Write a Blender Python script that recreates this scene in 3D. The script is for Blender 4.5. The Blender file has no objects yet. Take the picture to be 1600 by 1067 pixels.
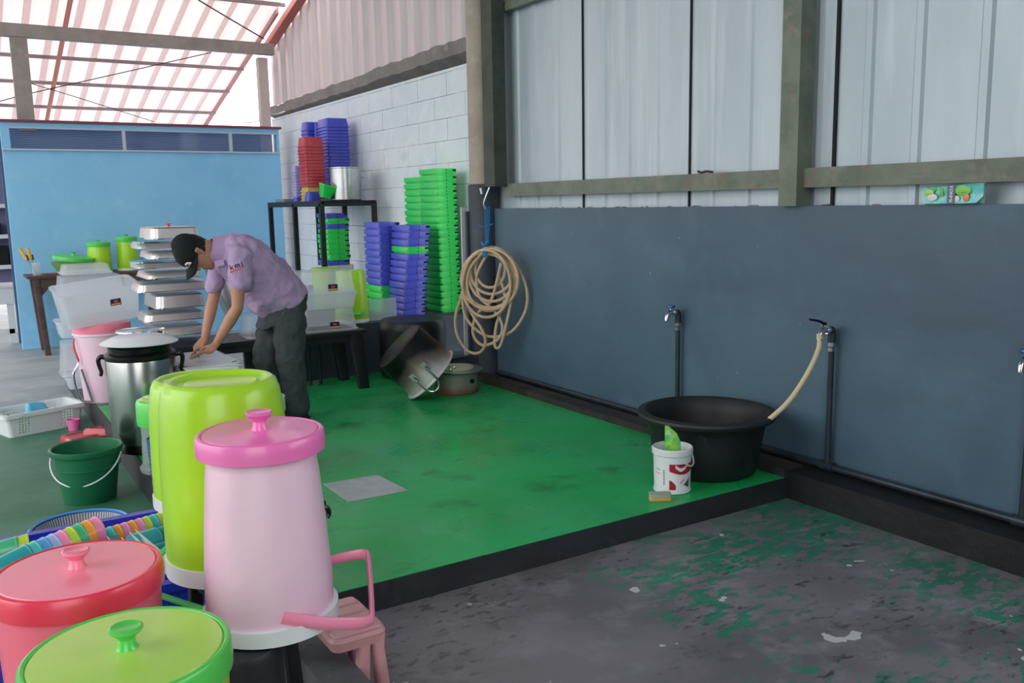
import bpy, math, random
from mathutils import Vector, Matrix
random.seed(7)
PI = math.pi
S = bpy.context.scene
COL = S.collection
# ------------------------------------------------------------------ camera
CAMH = 1.45
R = Matrix(((0.84565892, 0.09711847, -0.5248133),
            (-0.53341162, 0.12016745, -0.83727644),
            (-0.01824953, 0.9879918, 0.15342479)))
cd = bpy.data.cameras.new('camera'); cam = bpy.data.objects.new('camera', cd); COL.objects.link(cam)
cd.sensor_width = 36; cd.lens = 1397 / 1600 * 36; cd.clip_end = 200
cam.matrix_world = Matrix.Translation((0, 0, CAMH)) @ R.to_4x4()
S.camera = cam
# ------------------------------------------------------------------ world, light, exposure
W = bpy.data.worlds.new('sky'); S.world = W; W.use_nodes = True
wn = W.node_tree.nodes; wl = W.node_tree.links
bg = wn['Background']; bg.inputs[1].default_value = 2.5
tc = wn.new('ShaderNodeTexCoord'); sx = wn.new('ShaderNodeSeparateXYZ'); cr = wn.new('ShaderNodeValToRGB')
wl.new(tc.outputs['Generated'], sx.inputs[0]); wl.new(sx.outputs['Z'], cr.inputs[0]); wl.new(cr.outputs[0], bg.inputs[0])
cr.color_ramp.elements[0].position = 0.0; cr.color_ramp.elements[0].color = (.30, .32, .33, 1)
e = cr.color_ramp.elements[1]; e.position = .12; e.color = (.98, .97, .96, 1)
S.view_settings.view_transform = 'Standard'; S.view_settings.look = 'None'
S.view_settings.exposure = 0.47; S.view_settings.gamma = 1.0; S.view_settings.use_curve_mapping = False

# ------------------------------------------------------------------ pixel -> place helpers (each call gives its own real distance)
def ray(px, py): return (R @ Vector((px - 800, -(py - 533.5), -1397))) / 1397
def Pz(px, py, z=0):
    d = ray(px, py); t = (z - CAMH) / d.z; return Vector((0, 0, CAMH)) + d * t
def Px(px, py, x):
    d = ray(px, py); return Vector((0, 0, CAMH)) + d * (x / d.x)
def Py(px, py, y):
    d = ray(px, py); return Vector((0, 0, CAMH)) + d * (y / d.y)

# ------------------------------------------------------------------ materials
def lin(h):
    if not isinstance(h, str): return tuple(h) + (1,) if len(h) == 3 else tuple(h)
    h = h.lstrip('#'); c = [int(h[i:i + 2], 16) / 255 for i in (0, 2, 4)]
    return tuple(x / 12.92 if x <= .04045 else ((x + .055) / 1.055) ** 2.4 for x in c) + (1,)
class Mt:
    def __init__(s, name, col='#808080', rough=.5, metal=0, **kw):
        s.m = bpy.data.materials.new(name); s.m.use_nodes = True
        s.n = s.m.node_tree.nodes; s.l = s.m.node_tree.links; s.b = s.n['Principled BSDF']
        s.b.inputs['Base Color'].default_value = lin(col); s.b.inputs['Roughness'].default_value = rough
        s.b.inputs['Metallic'].default_value = metal; s.col = s.const(col); s.h = None
        if 'coat' in kw: s.b.inputs['Coat Weight'].default_value = kw['coat']; s.b.inputs['Coat Roughness'].default_value = .12
        if 'spec' in kw: s.b.inputs['Specular IOR Level'].default_value = kw['spec']
        if 'sss' in kw:
            s.b.inputs['Subsurface Weight'].default_value = kw['sss']; s.b.inputs['Subsurface Scale'].default_value = .02
        if 'trans' in kw: s.b.inputs['Transmission Weight'].default_value = kw['trans']; s.b.inputs['IOR'].default_value = kw.get('ior', 1.2)
        if 'alpha' in kw: s.b.inputs['Alpha'].default_value = kw['alpha']
        if 'noise' in kw:
            for (c2, sc, lo, hi, *sq) in kw['noise']: s.over(c2, s.noise(sc, lo, hi, *(sq or [])))
        if 'bump' in kw: s.bump(*kw['bump'])
    def const(s, c):
        r = s.n.new('ShaderNodeRGB'); r.outputs[0].default_value = lin(c); return r.outputs[0]
    def coord(s, scale=(1, 1, 1), loc=(0, 0, 0), rot=(0, 0, 0), kind='Object'):
        t = s.n.new('ShaderNodeTexCoord'); m = s.n.new('ShaderNodeMapping')
        m.inputs['Scale'].default_value = scale; m.inputs['Location'].default_value = loc; m.inputs['Rotation'].default_value = rot
        s.l.new(t.outputs[kind], m.inputs[0]); return m.outputs[0]
    def noise(s, sc, lo, hi, sq=(1, 1, 1), detail=6, loc=(0, 0, 0)):
        n = s.n.new('ShaderNodeTexNoise'); n.inputs['Scale'].default_value = sc; n.inputs['Detail'].default_value = detail
        n.inputs['Roughness'].default_value = .6
        s.l.new(s.coord(sq, loc), n.inputs['Vector'])
        return s.ramp(n.outputs[0], lo, hi)
    def ramp(s, o, lo, hi):
        r = s.n.new('ShaderNodeMapRange'); r.inputs[1].default_value = lo; r.inputs[2].default_value = hi
        s.l.new(o, r.inputs[0]); return r.outputs[0]
    def math(s, op, a, b=0.0, c=None):
        m = s.n.new('ShaderNodeMath'); m.operation = op
        for i, v in enumerate((a, b) if c is None else (a, b, c)):
            if isinstance(v, (int, float)): m.inputs[i].default_value = v
            else: s.l.new(v, m.inputs[i])
        return m.outputs[0]
    def over(s, c2, fac, amt=1.0):
        x = s.n.new('ShaderNodeMix'); x.data_type = 'RGBA'
        if amt != 1.0: fac = s.math('MULTIPLY', fac, amt)
        s.l.new(fac, x.inputs[0]); s.l.new(s.col, x.inputs[6])
        if isinstance(c2, (str, tuple)): x.inputs[7].default_value = lin(c2)
        else: s.l.new(c2, x.inputs[7])
        s.col = x.outputs[2]; s.l.new(s.col, s.b.inputs['Base Color']); return s
    def bump(s, sc, st, sq=(1, 1, 1), dist=.01):
        b = s.n.new('ShaderNodeBump'); b.inputs['Strength'].default_value = st; b.inputs['Distance'].default_value = dist
        s.l.new(s.noise(sc, 0, 1, sq), b.inputs['Height']); s.l.new(b.outputs[0], s.b.inputs['Normal']); return s
    def xyz(s, loc=(0, 0, 0)):
        q = s.n.new('ShaderNodeSeparateXYZ'); s.l.new(s.coord(loc=loc), q.inputs[0]); return q.outputs

def plastic(name, col, rough=.35, sss=.0, coat=.25, **kw): return Mt(name, col, rough, coat=coat, sss=sss, **kw).m
M = {}
M['pink'] = plastic('pale pink plastic', '#eecbe0', .33, noise=[('#e6bfd8', 3, .4, .7)])
M['pink_lid'] = plastic('bright pink plastic', '#f279bf', .3)
M['pink_handle'] = plastic('warm pink plastic', '#f490b2', .35)
M['coral'] = plastic('coral red plastic', '#ee3f5a', .3, noise=[('#e4374f', 5, .4, .7)])
M['coral_top'] = plastic('coral pink plastic', '#ff8ba6', .3)
M['coral_body'] = plastic('coral body plastic', '#f4708a', .4)
M['lime'] = plastic('lime plastic', '#aadf2c', .3, noise=[('#9fd622', 4, .4, .7)])
M['lime_lid'] = plastic('lime green lid plastic', '#b5dd63', .3, noise=[('#a9d95a', 4, .45, .7)])
M['green_rim'] = plastic('green plastic', '#55cf55', .3)
M['handle_green'] = plastic('mint green plastic', '#5ed07a', .4)
M['white_pl'] = plastic('white plastic', '#dfe4ea', .4)
M['pink_stool'] = plastic('dusty pink plastic', '#cf9aa0', .55, noise=[('#c08c92', 6, .45, .7)])
M['black_pl'] = Mt('black plastic', '#0d0f14', .45, noise=[('#1a1d24', 8, .45, .75)]).m
M['black_gl'] = Mt('glossy black plastic', '#07080b', .3, coat=.2, spec=.35).m
M['dark_bench'] = Mt('black painted bench', '#12151b', .5, noise=[('#20242b', 7, .5, .8)]).m
M['steel'] = Mt('brushed steel', '#b9bbb9', .24, 1, noise=[('#a4a8a8', 9, .4, .7, (1, 1, .1))]).m
M['pan'] = Mt('satin steel', '#cfcdcb', .36, .85, bump=(30, .12)).m
M['chrome'] = Mt('chrome', '#d8dade', .12, 1).m
M['alu'] = Mt('aluminium', '#c2c4c6', .3, 1, noise=[('#9a9c9e', 3, .4, .7)]).m
M['rope'] = Mt('blue rope', '#1c78b4', .7).m
M['hose'] = Mt('cream hose', '#cbb294', .45, noise=[('#b89f80', 12, .45, .7)]).m
M['short_hose'] = Mt('ivory hose', '#d3c6a2', .4, coat=.2).m
M['blue_rim'] = plastic('sky blue plastic', '#4e9be8', .35)
M['bucket_green'] = plastic('dark green plastic', '#146b48', .45, noise=[('#0f5c40', 5, .4, .7)])
M['red_box'] = plastic('brick red plastic', '#b8404a', .3)
M['skin'] = Mt('skin', '#bd8a70', .55, sss=.08, noise=[('#a87460', 7, .45, .75)]).m
M['shirt'] = Mt('lilac cotton', '#ba9fc6', .9, noise=[('#ad92bb', 6, .4, .7)], bump=(9, .6)).m
M['collar'] = Mt('lilac collar', '#b096be', .9).m
M['trousers'] = Mt('charcoal trousers', '#454b50', .9, noise=[('#393e44', 5, .4, .7)], bump=(8, .7)).m
M['cap'] = Mt('black cotton', '#0e1414', .9, bump=(30, .3)).m
M['hair'] = Mt('black hair', '#0c0a0a', .6, bump=(60, .6)).m
M['wood'] = Mt('worn dark wood', '#54413f', .65, noise=[('#3a2c2c', 5, .4, .7, (.3, 2, 2)), ('#6d6660', 13, .6, .8)]).m
M['white_wood'] = Mt('white paint', '#cfd4d8', .6).m
M['blue_bin'] = plastic('blue lattice plastic', '#1f52a8', .45)
M['crate_blue'] = plastic('ultramarine plastic', '#2038c4', .4)
M['tray_green'] = plastic('bright green plastic', '#25d556', .38, noise=[('#1fca4e', 5, .4, .7)])
M['tray_blue'] = plastic('violet blue plastic', '#4c55cf', .35, noise=[('#4149bd', 5, .4, .7)])
M['tray_red'] = plastic('tomato red plastic', '#b62f3c', .4, noise=[('#c23c46', 4, .45, .7)])
M['tray_yellow'] = plastic('mustard plastic', '#cdb04e', .45)
M['slot'] = Mt('dark slot', '#06140c', .9).m
M['seam'] = Mt('dark seam', '#23262a', .9).m
M['pipe'] = Mt('painted dark pipe', '#2c3944', .38, noise=[('#8e979c', 22, .72, .8), ('#1c252d', 7, .45, .7)]).m
M['rubber'] = Mt('recycled black rubber', '#15181c', .55, noise=[('#23272b', 5, .4, .7), ('#6a7076', 8, .66, .9, (2, 2, .8))]).m
M['sponge_y'] = Mt('yellow sponge', '#c9a25c', .95, bump=(60, .5)).m
M['sponge_g'] = Mt('grey sponge', '#9dac9c', .95).m
M['red_print'] = Mt('dark red print', '#a3182a', .5).m
M['ink'] = Mt('black ink', '#1b1d22', .6).m
M['white_print'] = Mt('white print', '#e6e6e8', .5).m
M['orange'] = plastic('orange plastic', '#f2b21c', .4)
M['brown'] = Mt('brown plastic', '#4b3a42', .5).m
M['bag_blue'] = Mt('translucent sky blue plastic', '#55b2d8', .4, coat=.3).m
M['cup_pink'] = plastic('hot pink cup plastic', '#ef6fae', .4)
def clear(name, col, a, rough=.25):
    x = Mt(name, col, rough, coat=.3)
    t = x.n.new('ShaderNodeBsdfTransparent'); t.inputs[0].default_value = (.97, .985, 1, 1)
    mx = x.n.new('ShaderNodeMixShader'); mx.inputs[0].default_value = a
    tl = x.n.new('ShaderNodeBsdfTranslucent'); tl.inputs[0].default_value = lin(col)
    m2 = x.n.new('ShaderNodeMixShader'); m2.inputs[0].default_value = .5
    x.l.new(x.b.outputs[0], m2.inputs[1]); x.l.new(tl.outputs[0], m2.inputs[2])
    x.l.new(t.outputs[0], mx.inputs[1]); x.l.new(m2.outputs[0], mx.inputs[2])
    x.l.new(mx.outputs[0], x.n['Material Output'].inputs[0]); return x.m
M['clear'] = clear('frosted clear plastic', '#f6fafe', .36)
M['clear2'] = clear('thin clear plastic', '#d7e4e4', .4)
M['frost'] = clear('milky white plastic', '#dfe3e6', .93, .4)
M['cupclear'] = clear('clear cup plastic', '#e6eaf0', .6)
def holes(name, col, sx_, sz_, fill, axes='yz', lim=None, rough=.45):
    """plastic wall pierced by a regular grid of slots (object space)"""
    x = Mt(name, col, rough, coat=.2); q = x.xyz()
    a = {'x': q[0], 'y': q[1], 'z': q[2]}
    f1 = x.math('FRACT', x.math('MULTIPLY', x.math('ADD', a[axes[0]], 10), 1 / sx_)); f2 = x.math('FRACT', x.math('MULTIPLY', x.math('ADD', a[axes[1]], 10), 1 / sz_))
    h = x.math('MULTIPLY', x.math('LESS_THAN', f1, fill[0]), x.math('LESS_THAN', f2, fill[1]))
    if lim:
        for ax, lo, hi in lim:
            h = x.math('MULTIPLY', h, x.math('MULTIPLY', x.math('GREATER_THAN', a[ax], lo), x.math('LESS_THAN', a[ax], hi)))
    x.l.new(x.math('SUBTRACT', 1, h), x.b.inputs['Alpha']); return x.m

# ------------------------------------------------------------------ mesh building
class MB:
    def __init__(s): s.v = []; s.f = []
    def add(s, vs, fs, mtx=None):
        o = len(s.v); s.v += [tuple(mtx @ Vector(v)) if mtx else tuple(v) for v in vs]
        s.f += [tuple(i + o for i in f) for f in fs]; return s
    def box(s, a, b, mtx=None):
        (x0, y0, z0), (x1, y1, z1) = a, b
        return s.add([(x0, y0, z0), (x1, y0, z0), (x1, y1, z0), (x0, y1, z0), (x0, y0, z1), (x1, y0, z1), (x1, y1, z1), (x0, y1, z1)],
                     [(0, 3, 2, 1), (4, 5, 6, 7), (0, 1, 5, 4), (1, 2, 6, 5), (2, 3, 7, 6), (3, 0, 4, 7)], mtx)
    def loft(s, rings, cap0=True, cap1=True, mtx=None, wrap=False):
        n = len(rings[0]); vs = [p for r in rings for p in r]; fs = []
        m = len(rings)
        for i in range(m if wrap else m - 1):
            a = i * n; b = ((i + 1) % m) * n
            for j in range(n):
                k = (j + 1) % n; fs.append((a + j, a + k, b + k, b + j))
        if cap0 and not wrap: fs.append(tuple(range(n - 1, -1, -1)))
        if cap1 and not wrap: fs.append(tuple((m - 1) * n + j for j in range(n)))
        return s.add(vs, fs, mtx)
    def lathe(s, prof, n=40, mtx=None, cap0=True, cap1=True):
        return s.loft([[(r * math.cos(2 * PI * j / n), r * math.sin(2 * PI * j / n), z) for j in range(n)] for r, z in prof], cap0, cap1, mtx)
    def tube(s, pts, r, n=8, closed=False, smooth=6, mtx=None, sx=1.0):
        P = [Vector(p) for p in pts]
        if smooth: P = spline(P, smooth, closed)
        m = len(P); rr = r if callable(r) else (lambda t: r)
        up = Vector((0, 0, 1)); rings = []; prev = None
        for i in range(m):
            t = (P[(i + 1) % m] - P[i - 1]) if closed else (P[min(i + 1, m - 1)] - P[max(i - 1, 0)])
            if t.length < 1e-9: t = Vector((0, 0, 1))
            t.normalize()
            if prev is None: a = t.cross(up) if abs(t.z) < .95 else t.cross(Vector((1, 0, 0)))
            else: a = prev - t * prev.dot(t)
            a.normalize(); prev = a; b = t.cross(a); q = rr(i / (m - 1))
            rings.append([tuple(P[i] + a * math.cos(2 * PI * j / n) * q + b * math.sin(2 * PI * j / n) * q * sx) for j in range(n)])
        return s.loft(rings, mtx=mtx, wrap=closed)
    def build(s, name, mat, parent=None, smooth=35, loc=None):
        me = bpy.data.meshes.new(name); me.from_pydata(s.v, [], s.f); me.update(calc_edges=True)
        import bmesh
        bm = bmesh.new(); bm.from_mesh(me); bmesh.ops.recalc_face_normals(bm, faces=bm.faces); bm.to_mesh(me); bm.free()
        if smooth: me.shade_smooth(); me.set_sharp_from_angle(angle=math.radians(smooth))
        me.materials.append(mat)
        o = bpy.data.objects.new(name, me); COL.objects.link(o)
        if parent: o.parent = parent
        if loc is not None: o.location = loc
        return o
def spline(P, k, closed=False):
    out = []; m = len(P)
    for i in range(m if closed else m - 1):
        if closed: p0, p1, p2, p3 = P[i - 1], P[i], P[(i + 1) % m], P[(i + 2) % m]
        else: p0, p1, p2, p3 = P[max(i - 1, 0)], P[i], P[i + 1], P[min(i + 2, m - 1)]
        for j in range(k):
            t = j / k
            out.append(.5 * ((2 * p1) + (p2 - p0) * t + (2 * p0 - 5 * p1 + 4 * p2 - p3) * t * t + (3 * p1 - p0 - 3 * p2 + p3) * t ** 3))
    if not closed: out.append(P[-1])
    return out
def rr(w, d, r, z, n=4, cx=0, cy=0):
    r = min(r, w / 2 - 1e-4, d / 2 - 1e-4); out = []
    for (sx, sy, a0) in ((1, 1, 0), (-1, 1, 90), (-1, -1, 180), (1, -1, 270)):
        for j in range(n + 1):
            a = math.radians(a0 + 90 * j / n)
            out.append((cx + sx * (w / 2 - r) + r * math.cos(a), cy + sy * (d / 2 - r) + r * math.sin(a), z))
    return out
def T(x=0, y=0, z=0): return Matrix.Translation((x, y, z))
def RX(a): return Matrix.Rotation(math.radians(a), 4, 'X')
def RY(a): return Matrix.Rotation(math.radians(a), 4, 'Y')
def RZ(a): return Matrix.Rotation(math.radians(a), 4, 'Z')
def tag(o, label=None, cat=None, group=None, kind=None):
    if label: o['label'] = label
    if cat: o['category'] = cat
    if group: o['group'] = group
    if kind: o['kind'] = kind
    return o
def thing(name, label, cat, loc=(0, 0, 0), rz=0, group=None, rot=None):
    o = bpy.data.objects.new(name, None); COL.objects.link(o); o.empty_display_size = .05
    o.location = loc; o.rotation_euler = rot or (0, 0, math.radians(rz)); return tag(o, label, cat, group)
KIDS = {}
def kids(o): return [c for c in bpy.data.objects if c.parent == o]
def dup(o, loc=None, rz=None, label=None, group=None, rot=None, parent=None):
    c = o.copy(); COL.objects.link(c)
    if parent: c.parent = parent
    if loc is not None: c.location = loc
    if rz is not None: c.rotation_euler = (0, 0, math.radians(rz))
    if rot is not None: c.rotation_euler = rot
    if label: c['label'] = label
    if group: c['group'] = group
    for k in kids(o): dup(k, parent=c)
    return c
def struct(name, mb, mat, smooth=35): return tag(mb.build(name, mat, None, smooth), kind='structure')
ORD = ['topmost', 'second', 'third', 'fourth', 'fifth', 'sixth', 'seventh', 'eighth', 'ninth', 'tenth', 'eleventh', 'twelfth', 'thirteenth', 'fourteenth',
       'fifteenth', 'sixteenth', 'seventeenth', 'eighteenth', 'nineteenth', 'twentieth', 'twenty-first', 'twenty-second', 'twenty-third', 'twenty-fourth', 'twenty-fifth', 'twenty-sixth']
def nth(i, n, what): return ('topmost %s' % what) if i == 0 else ('bottom %s' % what if i == n - 1 else '%s %s from the top' % (ORD[i], what))
def text(name, body, size, mat, parent, mtx, ext=.0006, bold=True):
    cu = bpy.data.curves.new('t', 'FONT'); cu.body = body; cu.size = size; cu.extrude = ext; cu.align_x = 'CENTER'; cu.align_y = 'CENTER'
    if bold: cu.offset = size * .02
    t = bpy.data.objects.new('t', cu); me = bpy.data.meshes.new_from_object(t)
    bpy.data.objects.remove(t); me.name = name; me.materials.clear(); me.materials.append(mat); me.transform(mtx)
    o = bpy.data.objects.new(name, me); COL.objects.link(o); o.parent = parent; return o

LF = -.195     # left floor level
RF = -.115     # lower right floor level
XW = 3.83      # right wall
XB = 4.2       # block wall
YP = 3.08      # front edge of the green platform
X0 = .844      # left edge of platform and kerb
YL = 7.17      # front of the back ledge
ZL = .44       # top of the back ledge
YB = 12.2      # blue wall

# ================================================================== SETTING
# painted green platform
m = Mt('green floor paint', '#25b868', .30, noise=[('#19aa59', 1.3, .42, .62), ('#3bb873', 1.6, .50, .74, (1, .6, 1)), ('#0f8048', 2.6, .58, .72, (1, 1.3, 1)), ('#5fae88', 5, .68, .84), ('#0b6a3a', 9, .70, .82, (1.6, .5, 1))])
q = m.xyz()
m.bump(14, .25, dist=.004)
rn = m.noise(1.2, .4, .62); m.l.new(m.math('MULTIPLY_ADD', rn, .3, .2), m.b.inputs['Roughness'])
mb = MB().box((X0, YP, RF - .2), (3.6, YL + .02, 0)); struct('floor_platform', mb, m.m)
# step face skin (dark grey riser) and left riser
g = Mt('dark grey cement paint', '#2b2f36', .6, noise=[('#202429', 4, .4, .66), ('#3c4148', 9, .58, .8)], bump=(20, .3)).m
struct('trim_1', MB().box((X0 - .004, YP - .006, RF - .05), (3.625, YP, -.002)), g)
struct('trim_2', MB().box((X0 - .006, YP, LF), (X0, 9.4, -.001)), g)
# kerb dividing the two lower floors in the foreground
struct('trim_3', MB().box((X0, -2, LF - .05), (.977, YP - .006, 0)), Mt('grey kerb cement', '#666a6e', .65, noise=[('#51555b', 4, .4, .66), ('#83878a', 12, .64, .8), ('#3f444a', 25, .62, .75)], bump=(20, .35)).m)
# lower right floor: worn green paint over grey cement
m = Mt('worn cement floor', '#837f88', .42, noise=[('#6b6870', 1.6, .42, .64), ('#98959e', 5, .52, .75)])
gx = m.xyz()
d1 = m.noise(1.15, .38, .66, (1, 1.2, 1), 3, (1.7, .4, 0)); d2 = m.noise(9, .40, .60, (1, 1.9, 1), 14, (2, 5, 0))
near = m.math('MAXIMUM', m.math('MULTIPLY', m.ramp(gx[0], 1.9, 3.0), m.ramp(gx[1], 1.9, 2.75)), m.math('MULTIPLY', m.ramp(gx[0], 2.7, 3.4), .95))
mask = m.ramp(m.math('MULTIPLY', d2, m.math('ADD', m.math('MULTIPLY', near, 1.1), m.math('MULTIPLY', m.math('MULTIPLY', d1, m.ramp(gx[0], .9, 2.2)), .78))), .34, .62)
mask = m.math('MULTIPLY', mask, m.ramp(m.noise(2.1, 0, 1, (1, 1.4, 1), 4, (4, 7, 0)), .34, .52))
m.over('#118068', mask, .82)
m.over('#1a9a7a', m.math('MULTIPLY', mask, m.noise(5, .5, .7)), .7)
m.over('#202328', m.math('MULTIPLY', m.noise(6, .62, .68, (1, 2, 1), 10, (3, 1, 0)), m.noise(1.4, .48, .56)), .75)
m.over('#cdd0d6', m.noise(5, .675, .685, (1, 1, 1), 3, (7, 2, 0)), .9)
m.over('#1a1c20', m.math('MULTIPLY', m.noise(16, .55, .62, (1, 2, 1), 8, (5, 1, 0)), m.noise(2.2, .5, .6, (1, 1, 1), 3, (9, 1, 0))), .6)
m.over('#c9ccd2', m.noise(30, .775, .785, (1, 1, 1), 2, (1, 2, 0)), .8)
m.over('#45413e', m.noise(1.7, .58, .8, (1, 1, 1), 9, (1, 8, 0)), .6)
m.bump(12, .3, dist=.004)
struct('floor_lower', MB().box((.977, -3, RF - .2), (3.62, YP - .006, RF)), m.m)
# left floor: green paint near, grey cement far
m = Mt('left cement floor', '#a3b0b5', .55, noise=[('#8f9ca2', 1.4, .42, .62, (.6, 2, 1)), ('#b4bfc2', 5, .55, .75), ('#66727a', 3, .64, .76, (.5, 3, 1))])
gq = m.xyz(); nz = m.noise(2.5, 0, 1)
mask = m.ramp(m.math('ADD', m.math('MULTIPLY', gq[1], -1), m.math('MULTIPLY', nz, 1.2)), -7.5, -7.1)
m.over('#37795c', mask, .9); m.over('#2b6a4c', m.math('MULTIPLY', mask, m.noise(1.7, .45, .62)), .8)
m.bump(12, .2, dist=.004)
struct('floor_left', MB().box((-7, -3, LF - .2), (X0, 22, LF)).box((X0, 9.4, LF - .2), (5, 22, LF)), m.m)
struct('floor_back', MB().box((X0, YL + .02, LF - .1), (XB, 9.4, -.001)), m.m)
# ledge at the back
g2 = Mt('slate wall paint', '#3a4350', .6, noise=[('#323b47', 3, .4, .66), ('#46505c', 7, .58, .78)], bump=(20, .2)).m
struct('trim_4', MB().box((2.3, YL, 0), (XB, 7.75, ZL)).box((2.9, 7.75, 0), (XB, 8.9, ZL)).box((3.25, 8.9, 0), (XB, 11.2, ZL)), g2)
# drain ledge along the right wall
lm = Mt('dirty drain ledge', '#1d2023', .55, noise=[('#131517', 4, .4, .65), ('#453e36', 7, .60, .78, (1, .4, 1)), ('#8a7350', 14, .74, .82)], bump=(18, .5)).m
struct('trim_5', MB().box((3.62, -3, RF - .2), (XW, YP, .03)), lm)
rust = Mt('rusty kerb', '#3a342f', .6, noise=[('#5e4534', 6, .5, .7), ('#22252a', 4, .45, .65), ('#8d8064', 16, .7, .8)], bump=(18, .5)).m
struct('trim_6', MB().box((3.6, YP, -.12), (3.74, 6.42, .045)).box((3.74, YP + .02, -.02), (XW, 6.5, .02)), rust)
# right wall lower part, grey-blue paint
m = Mt('slate blue wall paint', '#4b6b7c', .45, noise=[('#436175', 1.2, .4, .62), ('#537387', 3, .52, .75), ('#3a5568', .9, .56, .75, (1, .3, 1))])
nn = m.noise(70, .3, .7, (1, 1, 1), 2); m.over('#6a6078', nn, .22)
m.over('#a9b4ba', m.noise(38, .80, .82, (1, 1, .6), 1, (4, 4, 4)), .8)
m.bump(9, .12, dist=.004)
wallblue = m.m
struct('wall_right', MB().box((XW, -3, RF), (XW + .2, 6.5, 1.405)), wallblue)
# ledge crumbs on top of the wall
mb = MB()
for i in range(34):
    y = random.uniform(1.7, 6.1); s_ = random.uniform(.01, .03)
    c0_ = (XW + .012, y, 1.404); mb.loft([[(c0_[0] + s_ * .6 * math.cos(a_) * q_, c0_[1] + s_ * 1.3 * math.sin(a_ + i) * q_, c0_[2] + h_) for a_ in (0, 1.2, 2.2, 3.3, 4.4, 5.3)] for h_, q_ in ((0, 1), (s_ * .22, .8), (s_ * .34, .35))])
struct('trim_7', mb, Mt('cement crumbs', '#8b8580', .8, noise=[('#5b463a', 8, .45, .6)]).m)
# corrugated metal cladding, right
def metal(name, c1, c2, c3):
    x = Mt(name, c1, .45, .25, noise=[(c2, 1.6, .4, .66, (1, 1, .25)), (c3, 9, .52, .8, (1, 1, .06)), ('#7d7a78', 40, .74, .8, (1, 1, .3))]); return x.m
clad = metal('weathered galvanised sheet', '#c6d2da', '#b2c0ca', '#d8e1e6')
def corrug(x, ys, z0, z1, ribs, depth=.028, w0=.045, w1=.022, thick=.002):
    """sheet facing -x, ribs standing out towards -x; ribs = list of rib centre y"""
    prof = [(x, ys[0])]
    for r in ribs:
        prof += [(x, r - w0), (x - depth, r - w1), (x - depth, r + w1), (x, r + w0)]
    prof.append((x, ys[1])); vs = []; fs = []
    z0f = z0 if callable(z0) else (lambda y: z0); z1f = z1 if callable(z1) else (lambda y: z1)
    for (px, py) in prof: vs += [(px, py, z0f(py)), (px, py, z1f(py)), (px + thick, py, z0f(py)), (px + thick, py, z1f(py))]
    for i in range(len(prof) - 1):
        a = 4 * i; b = a + 4; fs += [(a, b, b + 1, a + 1), (a + 2, a + 3, b + 3, b + 2)]
    return MB().add(vs, fs)
mb = corrug(3.92, (1.2, 6.6), 1.39, 3.6, [1.55, 1.95, 2.31, 2.63, 2.90, 3.18, 3.68, 3.96, 4.46, 4.74, 5.0, 5.55, 5.84, 6.1], depth=.014, w0=.03, w1=.018)
ms = corrug(3.905, (1.2, 1.22), 1.4, 3.6, [])
struct('wall_right_upper', mb, clad, 20)
struct('trim_8', MB().box((3.907, 5.232, 1.4), (3.922, 5.242, 3.6)).box((3.907, 4.145, 1.4), (3.922, 4.155, 3.6)).box((3.905, 3.078, 1.4), (3.922, 3.094, 3.6)).box((3.907, 2.0, 1.4), (3.922, 2.01, 3.6)), M['seam'])
# painted steel girt and posts
stl = Mt('olive primer on steel', '#7a8274', .55, noise=[('#666e62', 5, .42, .66), ('#8a857c', 9, .54, .72), ('#93604c', 13, .60, .74, (1, .5, 1)), ('#4a4f48', 3, .6, .75, (1, .3, 2))]).m
struct('trim_9', MB().box((3.83, 1.0, 1.50), (3.895, 6.2, 1.60)), stl)
struct('trim_10', MB().box((3.78, 3.21, 1.405), (3.89, 3.33, 3.7)), stl)
struct('trim_11', MB().box((3.84, 1.0, 2.92), (3.9, 6.2, 2.99)), stl)
dst = Mt('dark rusty steel post', '#454a42', .6, noise=[('#34382f', 6, .45, .66), ('#6b4a38', 13, .64, .76), ('#2f4038', 9, .55, .7)]).m
struct('trim_12', MB().box((3.715, 6.14, 1.58), (3.83, 6.3, 3.9)), dst)
# round cement column, painted slate to 1.6 m
struct('trim_13', MB().lathe([(.115, 1.6), (.115, 4.2)], 28, T(3.805, 6.47, 0)), Mt('tan cement column', '#b3a699', .8, noise=[('#a4978b', 4, .42, .66), ('#c2b8ac', 9, .56, .76)], bump=(20, .3)).m)
struct('trim_14', MB().lathe([(.128, 0), (.128, 1.59), (.12, 1.605)], 28, T(3.805, 6.47, 0)).box((3.655, 6.5, 0), (3.829, 6.53, 1.385)), g2)
struct('trim_15', MB().box((3.30, 6.42, 0), (3.80, 6.8, .175)), g2)
struct('trim_16', MB().box((3.32, 6.41, .175), (3.60, 6.44, .19)), rust)
# white board standing left of the column
struct('trim_17', MB().box((3.64, 6.56, .1), (3.70, 6.575, 1.42)), M['white_wood'])
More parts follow.
